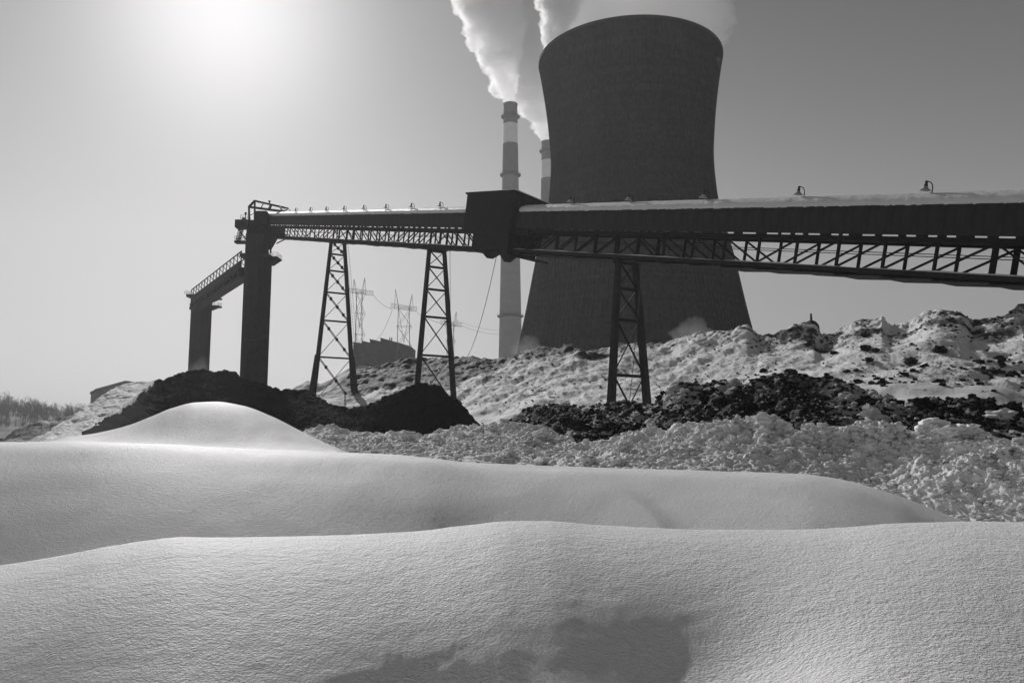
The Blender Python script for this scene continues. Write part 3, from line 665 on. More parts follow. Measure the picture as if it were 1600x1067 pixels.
for px, lab in LL.items():
    o = lp if first else copy_tree(lp); first = False
    t = tsolve(px+4, 1.5, 6.5); q = G(t, 1.5, 6.42)
    o.matrix_world = Matrix.Translation(q) @ GM.to_3x3().to_4x4() @ Matrix.Rotation(math.radians(70), 4, 'Z') @ Matrix.Scale(1.22, 4)
    tag(o, lab, 'lamp', 'gooseneck lamps on the conveyor gallery')

# ------------------------------------------------------------------ transfer house
def zat(py, Y): return P(800, py, Y).z
ho = empty('transfer_house', M=Matrix.Translation(G(HSE0, 0, 0)) @ GM.to_3x3().to_4x4()); tag(ho, 'dark corrugated transfer house straddling the gallery in front of the chimneys', 'building')
HL = HSE1-HSE0
a0, a1 = -1.2, 5.6; nt0, nt1 = 8.15, 7.0
def hwall(name, x0, x1, y0, y1, z0, z1, z1b=None, m=M_house): return MB().box(x0, x1, y0, y1, z0, z1).build(name, m, ho)
hwall('wall', 0, HL, a0, a0+.12, 2.2, nt0-.2)
for x in (0, HL-.12):
    mb = MB(); mb.add([(x, a0+.122, 2.4), (x+.12, a0+.122, 2.4), (x+.12, a1, 2.4), (x, a1, 2.4), (x, a0+.122, nt0-.2), (x+.12, a0+.122, nt0-.2), (x+.12, a1, nt1-.2), (x, a1, nt1-.2)],
           [(0, 3, 2, 1), (4, 5, 6, 7), (0, 1, 5, 4), (1, 2, 6, 5), (2, 3, 7, 6), (3, 0, 4, 7)]); mb.build('wall', M_house, ho)
hwall('wall', .12, HL-.12, a1-.12, a1, 2.4, nt1-.22)
mb = MB(); o_ = .35
mb.add([(-o_, a0-.15, nt0-.17), (HL+o_, a0-.15, nt0-.17), (HL+o_, a1+.6, nt1-.26), (-o_, a1+.6, nt1-.26), (-o_, a0-.15, nt0+.06), (HL+o_, a0-.15, nt0+.06), (HL+o_, a1+.6, nt1-.03), (-o_, a1+.6, nt1-.03)],
       [(0, 3, 2, 1), (4, 5, 6, 7), (0, 1, 5, 4), (1, 2, 6, 5), (2, 3, 7, 6), (3, 0, 4, 7)]); mb.build('roof', M_steel, ho)
mb = MB(); mb.add([(-o_+.1, a0, nt0+.062), (HL+o_-.1, a0, nt0+.062), (HL+o_-.1, a1+.5, nt1-.027), (-o_+.1, a1+.5, nt1-.027), (-o_+.3, a0+.3, nt0+.2), (HL+o_-.3, a0+.3, nt0+.2), (HL+o_-.3, a1+.3, nt1+.15), (-o_+.3, a1+.3, nt1+.15)],
       [(4, 5, 6, 7), (0, 1, 5, 4), (1, 2, 6, 5), (2, 3, 7, 6), (3, 0, 4, 7)]); mb.build('snow_layer', M_gsnow, ho)
cm = MB().box(-.05, .05, 0, .06, 0, 1).mesh('siding_rib', M_house)
n_r = int(HL/.42)
for i in range(n_r):
    o = link('siding_rib', cm, None, ho); o.location = (.15+i*(HL-.3)/(n_r-1), a0-.061, 2.25); o.scale = (1, 1, nt0-.3-2.3)
for i in range(15):
    f = (i+.5)/15; y = a0+(a1-a0)*f; o = link('siding_rib', cm, None, ho); o.location = (-.062, y, 2.5); o.rotation_euler = (0, 0, math.pi/2); o.location.x = 0; o.scale = (1, 1, nt0+(nt1-nt0)*f-.25-2.5)
hwall('machine_floor', .3, HL*.8, a0+.3, a1-1.6, .0, 2.38, m=M_steel)
hwall('hopper', .15, 1.6, a0+.2, 3.8, -.7, 2.2, m=M_steel)
MB().add([(1.2, -.6, -.1), (3.4, -.6, -.1), (3.4, 2, -.1), (1.2, 2, -.1), (2.1, .2, -1.5), (2.6, .2, -1.5), (2.6, 1, -1.5), (2.1, 1, -1.5)],
         [(3, 2, 1, 0), (4, 5, 6, 7), (0, 1, 5, 4), (1, 2, 6, 5), (2, 3, 7, 6), (3, 0, 4, 7)]).build('chute', M_steel, ho)
MB().add([(5.8, -.6, -.1), (8.4, -.6, -.1), (8.4, 2, -.1), (5.8, 2, -.1), (7, .2, -1.2), (7.4, .2, -1.2), (7.4, 1, -1.2), (7, 1, -1.2)],
         [(3, 2, 1, 0), (4, 5, 6, 7), (0, 1, 5, 4), (1, 2, 6, 5), (2, 3, 7, 6), (3, 0, 4, 7)]).build('chute', M_steel, ho)
MB().beam((1.6, -.4, -.45), (-6.4, -.4, -1.15), .5, .22).build('walkway', M_steel, ho)
MB().beam((1.6, 1.2, -.45), (-6.4, 1.2, -1.15), .5, .22).build('walkway', M_steel, ho)
for x in (-2.5, -5.0, -6.3): MB().beam((x, -.4, -.62-.02*abs(x)), (x, -.4, .0), .1).build('hanger', M_steel, ho)
MB().box(-3.4, -.05, -.32, -.2, 2.2, 2.9).build('apron_plate', M_steel, ho)

# ------------------------------------------------------------------ trestles
def trestle(tc, bars_py, foot_py, label, dbl, wtop=2.6, flare=.085, legw=.62, haunch=False):
    q = G(tc, WD/2, 0); Yc = q.y; M = Matrix.Translation((q.x, q.y, 0)) @ Matrix(((E.x/math.hypot(E.x, E.y), S.x, 0, 0), (E.y/math.hypot(E.x, E.y), S.y, 0, 0), (0, 0, 1, 0), (0, 0, 0, 1)))
    r = empty('trestle_tower', M=M); tag(r, label, 'steel trestle', 'trestle towers under the conveyor gallery')
    zt = q.z-.55; zs = [zat(p, Yc) for p in bars_py]; zb = -1.0
    hw = lambda z: wtop/2+(zt-z)*flare
    for s in (-1, 1):
        MB().beam((0, s*hw(zb), zb), (0, s*hw(zt), zt), legw*1.25, legw*1.35, (1, 0, 0), legw*.85, legw*.9).build('leg', M_steel2, r)
        MB().box(-.5, .5, s*hw(zt)-.35, s*hw(zt)+.35, zt+.002, zt+.42).build('bearing', M_steel, r)
        if haunch:
            zh = zat(haunch, Yc); MB().beam((0, s*(hw(zb)+.5), zb), (0, s*(hw(zh)+.2), zh), 1.7, 1.6, (1, 0, 0), .8, .8).build('pedestal', M_tube, r)
    for i, z in enumerate(zs):
        MB().beam((0, -hw(z)+.2, z), (0, hw(z)-.2, z), .28, .34 if i else .6).build('strut', M_steel, r)
    zs2 = zs+[zs[-1]-(zs[-2]-zs[-1])*1.25]
    for i in range(len(zs2)-1):
        z1, z0 = zs2[i]-.25, zs2[i+1]+.25
        if dbl:
            for dy in (-.16, .16):
                MB().beam((-.08, -hw(z1)+.25+dy, z1), (-.08, hw(z0)-.25+dy, z0), .11, .13).build('brace', M_steel, r)
            for f in (.2, .5, .78):
                y = (-hw(z1)+.25)*(1-f)+(hw(z0)-.25)*f; z = z1*(1-f)+z0*f
                MB().box(-.16, .02, y-.26, y+.26, z-.35, z+.35).build('batten_plate', M_steel, r)
        else:
            MB().beam((-.08, -hw(z1)+.25, z1), (-.08, hw(z0)-.25, z0), .16, .17).build('brace', M_steel, r)
        MB().beam((.1, hw(z1)-.25, z1), (.1, -hw(z0)+.25, z0), .11, .12).build('brace', M_steel, r)
    return r
trestle(43.3, [410, 452, 501, 587], 640, 'steel trestle tower standing in front of the cooling tower', False)
trestle(91.4, [392, 418, 453, 496, 556], 640, 'middle steel trestle tower, left of the striped chimneys', False, 2.8, .083)
t3 = trestle(138.2, [378, 398, 424, 458, 502, 559], 640, 'farthest left steel trestle tower with doubled braces and stout feet', True, 3.0, .088, .7, 556)

# ladder on the left trestle
lad = empty('ladder'); tag(lad, 'thin vertical ladder running up beside the right leg of the left trestle', 'ladder')
q0 = P(556, 560, 166); q1 = P(540, 378, 166)
for dx in (0, .5): MB().tube([q0+Vector((dx, 0, 0)), q1+Vector((dx, 0, 0))], .03, 5).build('rail', M_wire, lad)
for i in range(40):
    f = i/39; a = q0.lerp(q1, f); MB().tube([a, a+Vector((.5, 0, 0))], .02, 4).build('rung', M_wire, lad)

# ------------------------------------------------------------------ stacking tubes
def tube_tower(pxc, Y, r_, py_top, label):
    c = P(pxc, 500, Y); zt = P(pxc, py_top, Y).z; e = empty('stacking_tube', (c.x, c.y, 0)); tag(e, label, 'concrete tower', 'concrete stacking tubes in the coal yard')
    MB().lathe([(r_*1.0, -1), (r_*1.0, zt-1)], 48).build('shaft', M_tube, e, False)
    for k in range(1, int(zt//3)):
        MB().lathe([(r_+.001, k*3), (r_+.03, k*3), (r_+.03, k*3+.12), (r_+.001, k*3+.12)], 48, cap=False).build('lift_joint', M_tube, e)
    return e, c, zt
tb1, c1, zt1 = tube_tower(400, 205, 3.45, 400, 'nearer and taller looking dark concrete stacking tube carrying the gallery head')
tb2, c2, zt2 = tube_tower(314, 268, 3.35, 462, 'farther dark concrete stacking tube at the far left')
MB().box(-3.7, 3.7, -3.7, 3.7, zt1-1, zt1-.1).build('cap_slab', M_tube, tb1)
MB().add([(3.2, -1.8, zt1-2.3), (3.6, -1.8, zt1-2.3), (3.6, 1.8, zt1-2.3), (3.2, 1.8, zt1-2.3), (3.2, -2, zt1-.9), (5.5, -2, zt1-.9), (5.5, 2, zt1-.9), (3.2, 2, zt1-.9)],
         [(3, 2, 1, 0), (4, 5, 6, 7), (0, 1, 5, 4), (1, 2, 6, 5), (2, 3, 7, 6), (3, 0, 4, 7)]).build('bracket', M_steel, tb1)
MB().box(3.705, 5.6, -2.2, 2.2, zt1-.87, zt1-.6).build('platform', M_steel, tb1)
def railing(e, x0, x1, y0, y1, z, h=1.1):
    cs = [(x0, y0), (x1, y0), (x1, y1), (x0, y1)]
    for i in range(4):
        a, b = cs[i], cs[(i+1) % 4]
        mb = MB()
        for hh in (h*.5, h): mb.tube([(a[0], a[1], z+hh), (b[0], b[1], z+hh)], .035, 5)
        k = max(1, int(math.hypot(a[0]-b[0], a[1]-b[1])/1.3))
        for j in range(k): f = j/k; x = a[0]+(b[0]-a[0])*f; y = a[1]+(b[1]-a[1])*f; mb.tube([(x, y, z), (x, y, z+h)], .035, 5)
        mb.build('railing', M_steel, e)
railing(tb1, 3.8, 5.5, -2.1, 2.1, zt1-.6)
MB().box(-4.0, 4.0, -3.6, 3.6, zt2-1, zt2-.1).build('cap_slab', M_tube, tb2)
railing(tb2, -4.6, -3.4, -3.4, 3.4, zt2-.1)
for dz in (-.6, -3.4):
    MB().box(3.2, 6.4, -1.6, 1.6, zt2+dz-.7, zt2+dz-.2).build('platform', M_steel, tb2); railing(tb2, 3.6, 6.3, -1.5, 1.5, zt2+dz-.2)
    MB().add([(3.0, -1.2, zt2+dz-1.6), (3.4, -1.2, zt2+dz-1.6), (3.4, 1.2, zt2+dz-1.6), (3.0, 1.2, zt2+dz-1.6), (3.0, -1.4, zt2+dz-.705), (5.4, -1.4, zt2+dz-.705), (5.4, 1.4, zt2+dz-.705), (3.0, 1.4, zt2+dz-.705)],
             [(3, 2, 1, 0), (4, 5, 6, 7), (0, 1, 5, 4), (1, 2, 6, 5), (2, 3, 7, 6), (3, 0, 4, 7)]).build('bracket', M_steel, tb2)

# head house machinery on the near tube
hh = empty('drive_station', (c1.x, c1.y, zt1-.1)); tag(hh, 'dark conveyor head machinery stacked on top of the nearer stacking tube', 'machinery')
s_ = 205/FPX*1.0
def HX(px): return (px-400)*s_*1.02
def HZ(py): return (400-py)*s_*1.03
def hbox(n, px0, px1, py0, py1, y0, y1, m=M_steel): return MB().box(HX(px0), HX(px1), y0, y1, HZ(py1), HZ(py0)).build(n, m, hh)
hbox('lower_block', 384, 411, 368, 399.5, -2.6, 2.6, M_steel2)
MB().add([(HX(384), -2.2, HZ(368)), (HX(424), -2.2, HZ(368)), (HX(424), 2.2, HZ(368)), (HX(384), 2.2, HZ(368)), (HX(384), -2.2, HZ(350)), (HX(443), -2.2, HZ(366)), (HX(443), 2.2, HZ(366)), (HX(384), 2.2, HZ(350))],
         [(3, 2, 1, 0), (4, 5, 6, 7), (0, 1, 5, 4), (1, 2, 6, 5), (2, 3, 7, 6), (3, 0, 4, 7)]).build('girder', M_steel, hh)
MB().add([(HX(394), -2, HZ(387)), (HX(416), -2, HZ(387)), (HX(416), 2, HZ(387)), (HX(394), 2, HZ(387)), (HX(388), -2.1, HZ(368.3)), (HX(426), -2.1, HZ(368.3)), (HX(426), 2.1, HZ(368.3)), (HX(388), 2.1, HZ(368.3))],
         [(3, 2, 1, 0), (4, 5, 6, 7), (0, 1, 5, 4), (1, 2, 6, 5), (2, 3, 7, 6), (3, 0, 4, 7)]).build('hopper', M_steel, hh)
hbox('upper_housing', 386, 405, 346, 368, -2.4, 2.4)
hbox('pulley_housing', 396, 413, 331, 352, -1.9, 1.9)
hbox('drive_platform', 368, 388, 347, 359, -3.4, -.6, M_steel2)
hbox('drive_motor', 377, 382, 343, 346.5, -2.6, -1.6)
MB().tube([(HX(381.5), -2.1, HZ(346.5)), (HX(381.5), -2.1, HZ(334))], .12, 6).build('vent_stack', M_steel, hh)
MB().lathe([(.3, HZ(337)), (.3, HZ(334)), (.1, HZ(333.5))], 8, (HX(381.5), -2.1)).build('vent_cap', M_steel, hh)
railing(hh, HX(376), HX(387), -3.2, -1.0, HZ(347), 1.2)
hbox('stair_landing', 368, 385, 380, 383, -3.4, -1.4)
railing(hh, HX(368.5), HX(384), -3.3, -1.6, HZ(380), 1.2)
MB().beam((HX(370), -2.4, HZ(359)), (HX(386), -2.4, HZ(379)), .28).build('knee_brace', M_steel, hh)
for i in range(8): MB().box(HX(370+i*.6), HX(376+i*.6), -3.1, -2.1, HZ(379-i*2.4)-.05, HZ(379-i*2.4)+.05).build('stair_tread', M_steel, hh)
for a, b in (((370, 380), (374, 360)), ((377, 380), (381, 360))): MB().beam((HX(a[0]), -3.1, HZ(a[1])), (HX(b[0]), -3.1, HZ(b[1])), .12).build('stair_stringer', M_steel, hh)
for a, b, w in (((422, 380), (422, 398), .35), ((413, 385), (419, 398), .3), ((425, 379), (425, 388), .2)):
    MB().beam((HX(a[0]), -1.8, HZ(a[1])), (HX(b[0]), -1.8, HZ(b[1])), w).build('support_leg', M_steel, hh)
for dy in (-1.9, 1.9):
    MB().beam((HX(424), dy, HZ(377)), (HX(440), dy, HZ(369)), .25).build('inclined_strut', M_steel, hh)

# maintenance gantry frame over the head
gf = empty('gantry_frame', (c1.x, c1.y, zt1-.1)); tag(gf, 'open steel gantry frame above the gallery head with thin posts', 'gantry')
ny, fy = -2.3, 3.0
def gp(px, py, y): q = P(px, py, 205+y); return (q.x-c1.x, q.y-c1.y, q.z-zt1+.1)
c_n0, c_f0, c_n1, c_f1 = gp(389, 323.5, ny), gp(398, 314, fy), gp(438, 330, ny), gp(450, 326, fy)
for a, b, w, nm in ((c_n0, c_f0, .45, 'end_beam'), (c_n0, c_n1, .5, 'side_beam'), (c_f0, c_f1, .45, 'side_beam'), (c_n1, c_f1, .4, 'end_beam'),
                (gp(389, 323, ny), gp(389.5, 348, ny), .42, 'column'), (gp(398, 314, fy), gp(398, 345, fy), .4, 'column'), (gp(420, 328, ny), gp(424, 320, fy), .5, 'cross_beam'), (gp(408, 325, ny), gp(412, 317.5, fy), .18, 'cross_beam'),
                (gp(436, 321.5, fy), gp(441, 329, ny), .3, 'cross_brace'), (gp(450, 326, fy), gp(443, 330, ny), .35, 'cross_brace'), (gp(390, 337, ny), gp(397, 333, fy), .18, 'cross_brace'), (gp(450, 326, fy), gp(454, 330, fy), .15, 'cross_brace')):
    MB().beam(a, b, w).build(nm, M_steel, gf)
q = gp(421, 317, fy); MB().lathe([(.1, q[2]-.2), (.16, q[2]+.1), (.4, q[2]+.5), (.05, q[2]+.55)], 10, (q[0], q[1])).build('floodlight', M_steel, gf)

# ------------------------------------------------------------------ gallery between the tubes
g1 = P(383, 410, 205); g2 = P(306, 468, 258)
dirh = Vector((g2.x-g1.x, g2.y-g1.y, 0)); L2 = dirh.length+3; dirh.normalize(); sh = Vector((dirh.y, -dirh.x, 0))
zb_ = P(383, 432, 205).z; M2 = Matrix(((dirh.x, sh.x, 0, g1.x-sh.x*1.0), (dirh.y, sh.y, 0, g1.y-sh.y*1.0), (0, 0, 1, zb_), (0, 0, 0, 1)))
lg = empty('level_conveyor', M=M2); tag(lg, 'dark level conveyor gallery linking the two stacking tubes, lattice parapet on top', 'conveyor')
for a in (0, 3.0):
    MB().box(0, L2, a-.15, a+.15, 0, .35).build('bottom_chord', M_steel, lg)
    MB().box(0, L2, a-.08, a+.08, 2.1, 4.3).build('side_girder', M_steel2, lg)
    MB().box(0, L2, a-.12, a+.12, 6.5, 6.75).build('top_rail', M_steel, lg)
    n = 16
    for i in range(n+1): MB().box(i*L2/n-.11, i*L2/n+.11, a-.1, a+.1, 4.3, 6.5).build('post', M_steel, lg)
    for i in range(n):
        x0, x1 = i*L2/n, (i+1)*L2/n
        MB().beam((x0, a, 4.3), (x1, a, 6.5), .12).build('lattice_bar', M_steel, lg)
        MB().beam((x0, a, 1.9 if i % 2 else .35), (x1, a, .35 if i % 2 else 1.9), .8, .5).build('lower_brace', M_steel, lg)
    MB().box(0, L2, a-.3, a+.3, 1.35, 2.08).build('lower_girder', M_steel, lg)
MB().box(0, L2, .1, 2.9, 2.2, 2.4).build('deck', M_steel, lg)
MB().box(0, L2, .2, 2.8, .02, .2).build('lower_deck', M_steel, lg)
hz = P(330, 484, 262)

# ------------------------------------------------------------------ cooling tower
CT = Vector((0, 300, 0)); CT.x = xslope(987, 300)*300*1.0
def ct_profile():
    # silhouette half widths measured at several heights of the picture
    pts = [(95, 142.5), (125, 137.5), (160, 132.5), (200, 128.5), (250, 126), (300, 129.5), (410, 155), (487, 171.5), (530, 181.5), (683, 216)]
    out = []
    for py, hwp in pts:
        z = zslope(py)*300*.986+H
        depth = 300*.986*CP+(z-H)*SP; r = hwp/FPX*depth; out.append((z, r*.994))
    return sorted(out)
CTP = ct_profile(); zz = [p[0] for p in CTP]; rr_ = [p[1] for p in CTP]; ZT = CTP[-1][0]
def cooling_tower():
    root = empty('cooling_tower', (CT.x, 300, 0)); tag(root, 'huge dark concrete hyperbolic cooling tower with ribbed shell, steaming', 'cooling tower')
    nr, per = 150, 5; nu = nr*per; nlev = 96; zs = []; 
    for k in range(nlev):
        z0 = 1+(ZT-1)*k/nlev; z1 = 1+(ZT-1)*(k+1)/nlev; zs += [(z0, 0.0), (z1-.12, .0), (z1-.10, -.14), (z1-.02, -.14)]
    zs.append((ZT, 0)); zs = np.array(zs); R = pchip(zz, rr_, zs[:, 0])+zs[:, 1]
    th = []; off = []
    for i in range(nr):
        a = 2*math.pi*i/nr; d = 2*math.pi/nr
        for f, o_ in ((0, 0), (.66, 0), (.70, .40), (.80, .46), (.92, .40)): th.append(a+d*f); off.append(o_)
    th = np.array(th); off = np.array(off)
    RR = R[:, None]+off[None, :]; V = np.stack([RR*np.cos(th), RR*np.sin(th), np.repeat(zs[:, 0][:, None], nu, 1)], -1)
    me = grid_mesh('shell', V, nu, len(zs), False, True); link('shell', me, m_shell('formed_concrete', .05, 225, 1.1), root)
    rt = R[-1]; ri = MB(); prof = [(rt-.6, ZT-6), (rt+.25, ZT+.001), (rt+.55, ZT+.1), (rt+.55, ZT+1.3), (rt-.5, ZT+1.3), (rt-.8, ZT-1)]
    ri.lathe(prof[1:], 180, cap=False).build('rim', M_conc, root)
    inner = [(float(pchip(zz, rr_, np.array([z]))[0])-.9, z) for z in np.linspace(ZT-.5, 1, 40)]
    MB().lathe(inner, 120, cap=False).build('inner_shell', M_conc, root, True)
cooling_tower()

# ------------------------------------------------------------------ chimneys
def chimney(pxc, py_top, Y, wt, wb, label, bands, rings):
    top = P(pxc, py_top, Y); h = top.z; dt = Y*CP+h*SP; rt = wt/2/FPX*dt; rb = wb/2/FPX*Y
    b = P(pxc, 600, Y); e = empty('chimney', (top.x, Y, 0)); tag(e, label, 'chimney', 'tall chimneys behind the gallery')
    R = lambda z: rb+(rt-rb)*(min(max(z/h, 0), 1)**.85)
    def sect(z0, z1, m, nm, grow=0):
        zs = np.linspace(z0, z1, 14); MB().lathe([(R(z)+grow, z) for z in zs], 40, cap=False).build(nm, m, e, True)
    cuts = [zat(p, Y) for p in bands]     # from the top down
    zs = [h]+cuts+[-1]
    ms = [(M_bandd, 'dark_band'), (M_band, 'white_band'), (M_bandd, 'dark_band'), (M_stack, 'shaft')]
    for i in range(len(zs)-1):
        m, nm = ms[min(i, 3)]; sect(zs[i+1], zs[i], m, nm)
    for p in rings:
        z = zat(p, Y); r = R(z)
        MB().lathe([(r-.1, z-1.6), (r+1.9, z-.4), (r+1.9, z+.1), (r-.1, z+.1)], 32, cap=False).build('platform', M_steel2, e)
        mb = MB()
        mb.lathe([(r+1.75, z+1.1), (r+1.85, z+1.1), (r+1.85, z+1.25), (r+1.75, z+1.25)], 32, cap=False); 
        for k in range(24): a = k*math.pi/12; mb.beam(((r+1.8)*math.cos(a), (r+1.8)*math.sin(a), z), ((r+1.8)*math.cos(a), (r+1.8)*math.sin(a), z+1.15), .12)
        mb.build('railing', M_steel2, e)
    MB().lathe([(rt+.05, h-.3), (rt+.35, h), (rt+.35, h+.5), (rt-.8, h+.5), (rt-.8, h-6)], 40, cap=False).build('cap', M_bandd, e, True)
chimney(797.5, 164, 630, 21.5, 43, 'nearer tall chimney with a white band, left of the cooling tower', [195, 226, 276], [183, 274, 494])
chimney(856, 223, 715, 20, 40, 'farther chimney with a white band, half hidden by the cooling tower', [252, 280, 330], [237])

# ------------------------------------------------------------------ low works building and box at the left
def bld(name, boxes, Y, depth, label, m=M_far):
    e = empty(name, (P(boxes[0][0], 600, Y).x, Y, 0)); x0 = e.location.x; tag(e, label, 'building')
    for (pa, pb, ya, yb) in boxes:
        a = P(pa, ya, Y); b = P(pb, yb, Y); xa, xb = a.x-x0, b.x-x0-.02
        MB().add([(xa, 0, -1), (xb, 0, -1), (xb, depth, -1), (xa, depth, -1), (xa, 0, a.z), (xb, 0, b.z), (xb, depth, b.z), (xa, depth, a.z)],
                 [(0, 3, 2, 1), (4, 5, 6, 7), (0, 1, 5, 4), (1, 2, 6, 5), (2, 3, 7, 6), (3, 0, 4, 7)]).build('wall', m, e)
        MB().add([(xa-.1, -.3, a.z+.003), (xb+.1, -.3, b.z+.003), (xb+.1, depth+.3, b.z+.003), (xa-.1, depth+.3, a.z+.003), (xa-.1, -.3, a.z+.5), (xb+.1, -.3, b.z+.5), (xb+.1, depth+.3, b.z+.5), (xa-.1, depth+.3, a.z+.5)],
                 [(0, 3, 2, 1), (4, 5, 6, 7), (0, 1, 5, 4), (1, 2, 6, 5), (2, 3, 7, 6), (3, 0, 4, 7)]).build('roof', m, e)
    return e
wk = bld('works_building', [(552, 565.5, 536, 538), (565.5, 578, 534, 537.2), (578, 594.5, 531.5, 535.2), (594.5, 612, 529.5, 534.3), (612, 628, 534.5, 538.5), (628, 643, 538.5, 544)], 330, 14, 'grey stepped roof works building seen hazily between the two left trestles')
for px in (609, 612): 
    q = P(px, 534, 334); MB().tube([q-wk.location-Vector((0, 0, 2)), q-wk.location+Vector((0, 0, 1.8))], .25, 6).build('vent_pipe', M_far, wk)
bld('low_annex', [(640, 700, 568, 572)], 345, 10, 'low grey annex behind the snow bank, right of the works building')
bld('distant_shed', [(142, 150, 616, 611), (150, 196, 611, 598)], 190, 8, 'pale hazy sloping roofed shed behind the left flank of the pile', m_flat('pale_cladding', .3, .8, .3, .2, .02, .2, .2))

# ------------------------------------------------------------------ pylons and wires
M_pyl = m_flat('galvanised_lattice', .16, .6, 2, .1, .01, .2, .3)
def pylon(pxl, pxr, py_arm, py_arm2, py_peakl, py_peakr, armL, armR, Y, label):
    base = P((pxl+pxr)/2, 600, Y); e = empty('pylon', (base.x, Y, 0)); tag(e, label, 'pylon', 'lattice pylons behind the coal yard')
    def L(px, py, dy=0): q = P(px, py, Y+dy); return Vector((q.x-base.x, q.y-Y, q.z))
    th = .09
    for sgn, nm in ((0, 'body'),):
        for dy in (-1.6, 1.6):
            for px in (pxl, pxr):
                top = L(px+(2.5 if px == pxl else -2.5), py_arm, dy); bot = Vector((L(px, 560, dy).x*1.15, dy*1.6, -1)); MB().beam(bot, top, th*2).build('leg', M_pyl, e)
        n = 7; zt_ = L(pxl, py_arm).z
        mb = MB()
        for k in range(n):
            f0, f1 = k/n, (k+1)/n; z0, z1 = zt_*f0, zt_*f1; xl, xr = L(pxl, 560).x, L(pxr, 560).x
            for dy in (-1.7, 1.7):
                mb.beam((xl*(1.1-.1*f0), dy, z0), (xr*(1.1-.1*f1), dy, z1), th); mb.beam((xr*(1.1-.1*f0), dy, z0), (xl*(1.1-.1*f1), dy, z1), th); mb.beam((xl, dy, z1), (xr, dy, z1), th)
        mb.build('bracing', M_pyl, e)
    a, b = L(armL, py_arm), L(armR, py_arm2)
    mb = MB(); n = 14
    for k in range(n):
        p, q = a.lerp(b, k/n), a.lerp(b, (k+1)/n); u1 = Vector((0, 0, 1.7))
        mb.beam(p, q, th); mb.beam(p+u1, q+u1, th); mb.beam(p, q+u1, th*.8); mb.beam(p+u1, q, th*.8)
    mb.build('crossarm', M_pyl, e)
    for px, pk, dx in ((pxl, py_peakl, -2), (pxr, py_peakr, 2)):
        p = L(px+dx, pk); mb = MB()
        for o_ in (-.9, .9): mb.beam(L(px, (py_arm+py_arm2)/2)+Vector((o_, 0, 0)), p, th*1.3)
        mid2 = L((pxl+pxr)/2, py_arm+55); mb.beam(L(px+dx, pk), mid2, th*1.3); mb.build('peak', M_pyl, e)
pylon(555, 568, 457, 462, 436, 434, 545, 584, 300, 'leftmost faint lattice pylon, just right of the left trestle')
pylon(620, 642, 481, 487, 452, 460, 610, 652, 300, 'middle lattice pylon with two peaks above the works building')
pylon(697, 711, 507, 511, 500, 487, 688, 722, 330, 'right small lattice pylon beside the middle trestle')
def wire(name, p, q, sag, r, label, n=24):
    pts = [p.lerp(q, i/n)-Vector((0, 0, sag*4*(i/n)*(1-i/n))) for i in range(n+1)]
    o = MB().tube(pts, r, 5).build(name, M_wire, None); tag(o, label, name.replace('_', ' ')); return o
wire('power_line', P(583, 461, 300), P(612, 483, 300), .8, .06, 'power line running between the left and middle pylon arms')
wire('power_line', P(652, 489, 300), P(722, 509, 330), 1.5, .06, 'power line running from the middle pylon arm to the right pylon')
wire('power_line', P(722, 509, 330), P(780, 522, 420), 1.0, .06, 'lower power line from the right pylon towards the nearer chimney')
wire('power_line', P(711, 500, 330), P(780, 516, 420), 1.0, .05, 'upper power line from the right pylon towards the nearer chimney')
wire('power_line', P(613, 484, 300), P(584, 533, 336), 2.5, .06, 'short power line dropping left from the middle pylon arm')
wire('guy_cable', P(776, 399, 117), P(729, 560, 150), 2, .05, 'slack guy cable slanting from the transfer house down to the snow bank')
wire('hanging_cable', P(703, 386, 126), P(704, 545, 131), 0, .035, 'thin cable hanging straight down just right of the middle trestle')
wire('hanging_cable', P(1004, 408, 88), P(983, 632, 94), .6, .035, 'thin cable hanging beside the trestle in front of the cooling tower')
wire('loose_cable', P(381, 530.5, 200.5), P(420, 526, 200.2), .4, .07, 'light cable slung across the face of the nearer stacking tube')

# post on the spike peak
o = MB().beam(P(1268, 515, 119), P(1267, 490, 119), .4, .4, w2=.2, h2=.2).build('stake', M_steel, None); tag(o, 'short dark stake sticking up from a peak of the spoil bank', 'stake')

# ------------------------------------------------------------------ wooded hill far left
hc = C((-500, 560, 620), (-250, 585, 610), (-60, 620, 600), (0, 630, 600), (20, 632, 600), (45, 634, 595), (70, 643, 590), (90, 648, 585), (115, 651, 580), (160, 656, 575), (240, 668, 560))
hill, V_hill = loft('wooded_hill', [[(t, a, 682, Y-200) for (t, a, b, Y) in hc], hc, back(hc, 120, -1.)], -500, 240, 200, [40, 8], lambda F, w, t: fbm(F, .02, 3)*3, m_flat('hill_floor', .25, .9, .1, .5, 1, .3, .1), None, 'low wooded hill fading into haze at the far left')
def woods():
    r = random.Random(2); mb = MB()
    for i in range(2600):
        j = r.randrange(6, 42); k = r.randrange(200); q = Vector(V_hill[j, k]); h = r.uniform(5, 9)*(1.2 if r.random() < .1 else 1)
        if j < 30 and r.random() < .5: continue
        q.z -= .5; mb.beam(q, q+Vector((r.uniform(-.8, .8), 0, h)), .13, w2=.06, h2=.06)
        for b in range(16):
            f = r.uniform(.12, .95); p = q+Vector((0, 0, h*f)); a = r.uniform(0, 6.28); l = h*r.uniform(.2, .38)*(1.2-f*.6)
            mb.beam(p, p+Vector((math.cos(a)*l, math.sin(a)*l, l*r.uniform(.7, 1.4))), .13, w2=.04, h2=.04)
    o = mb.build('bare_woodland', M_wood, None); tag(o, 'bare winter woodland covering the far left hill', kind='stuff')
woods()

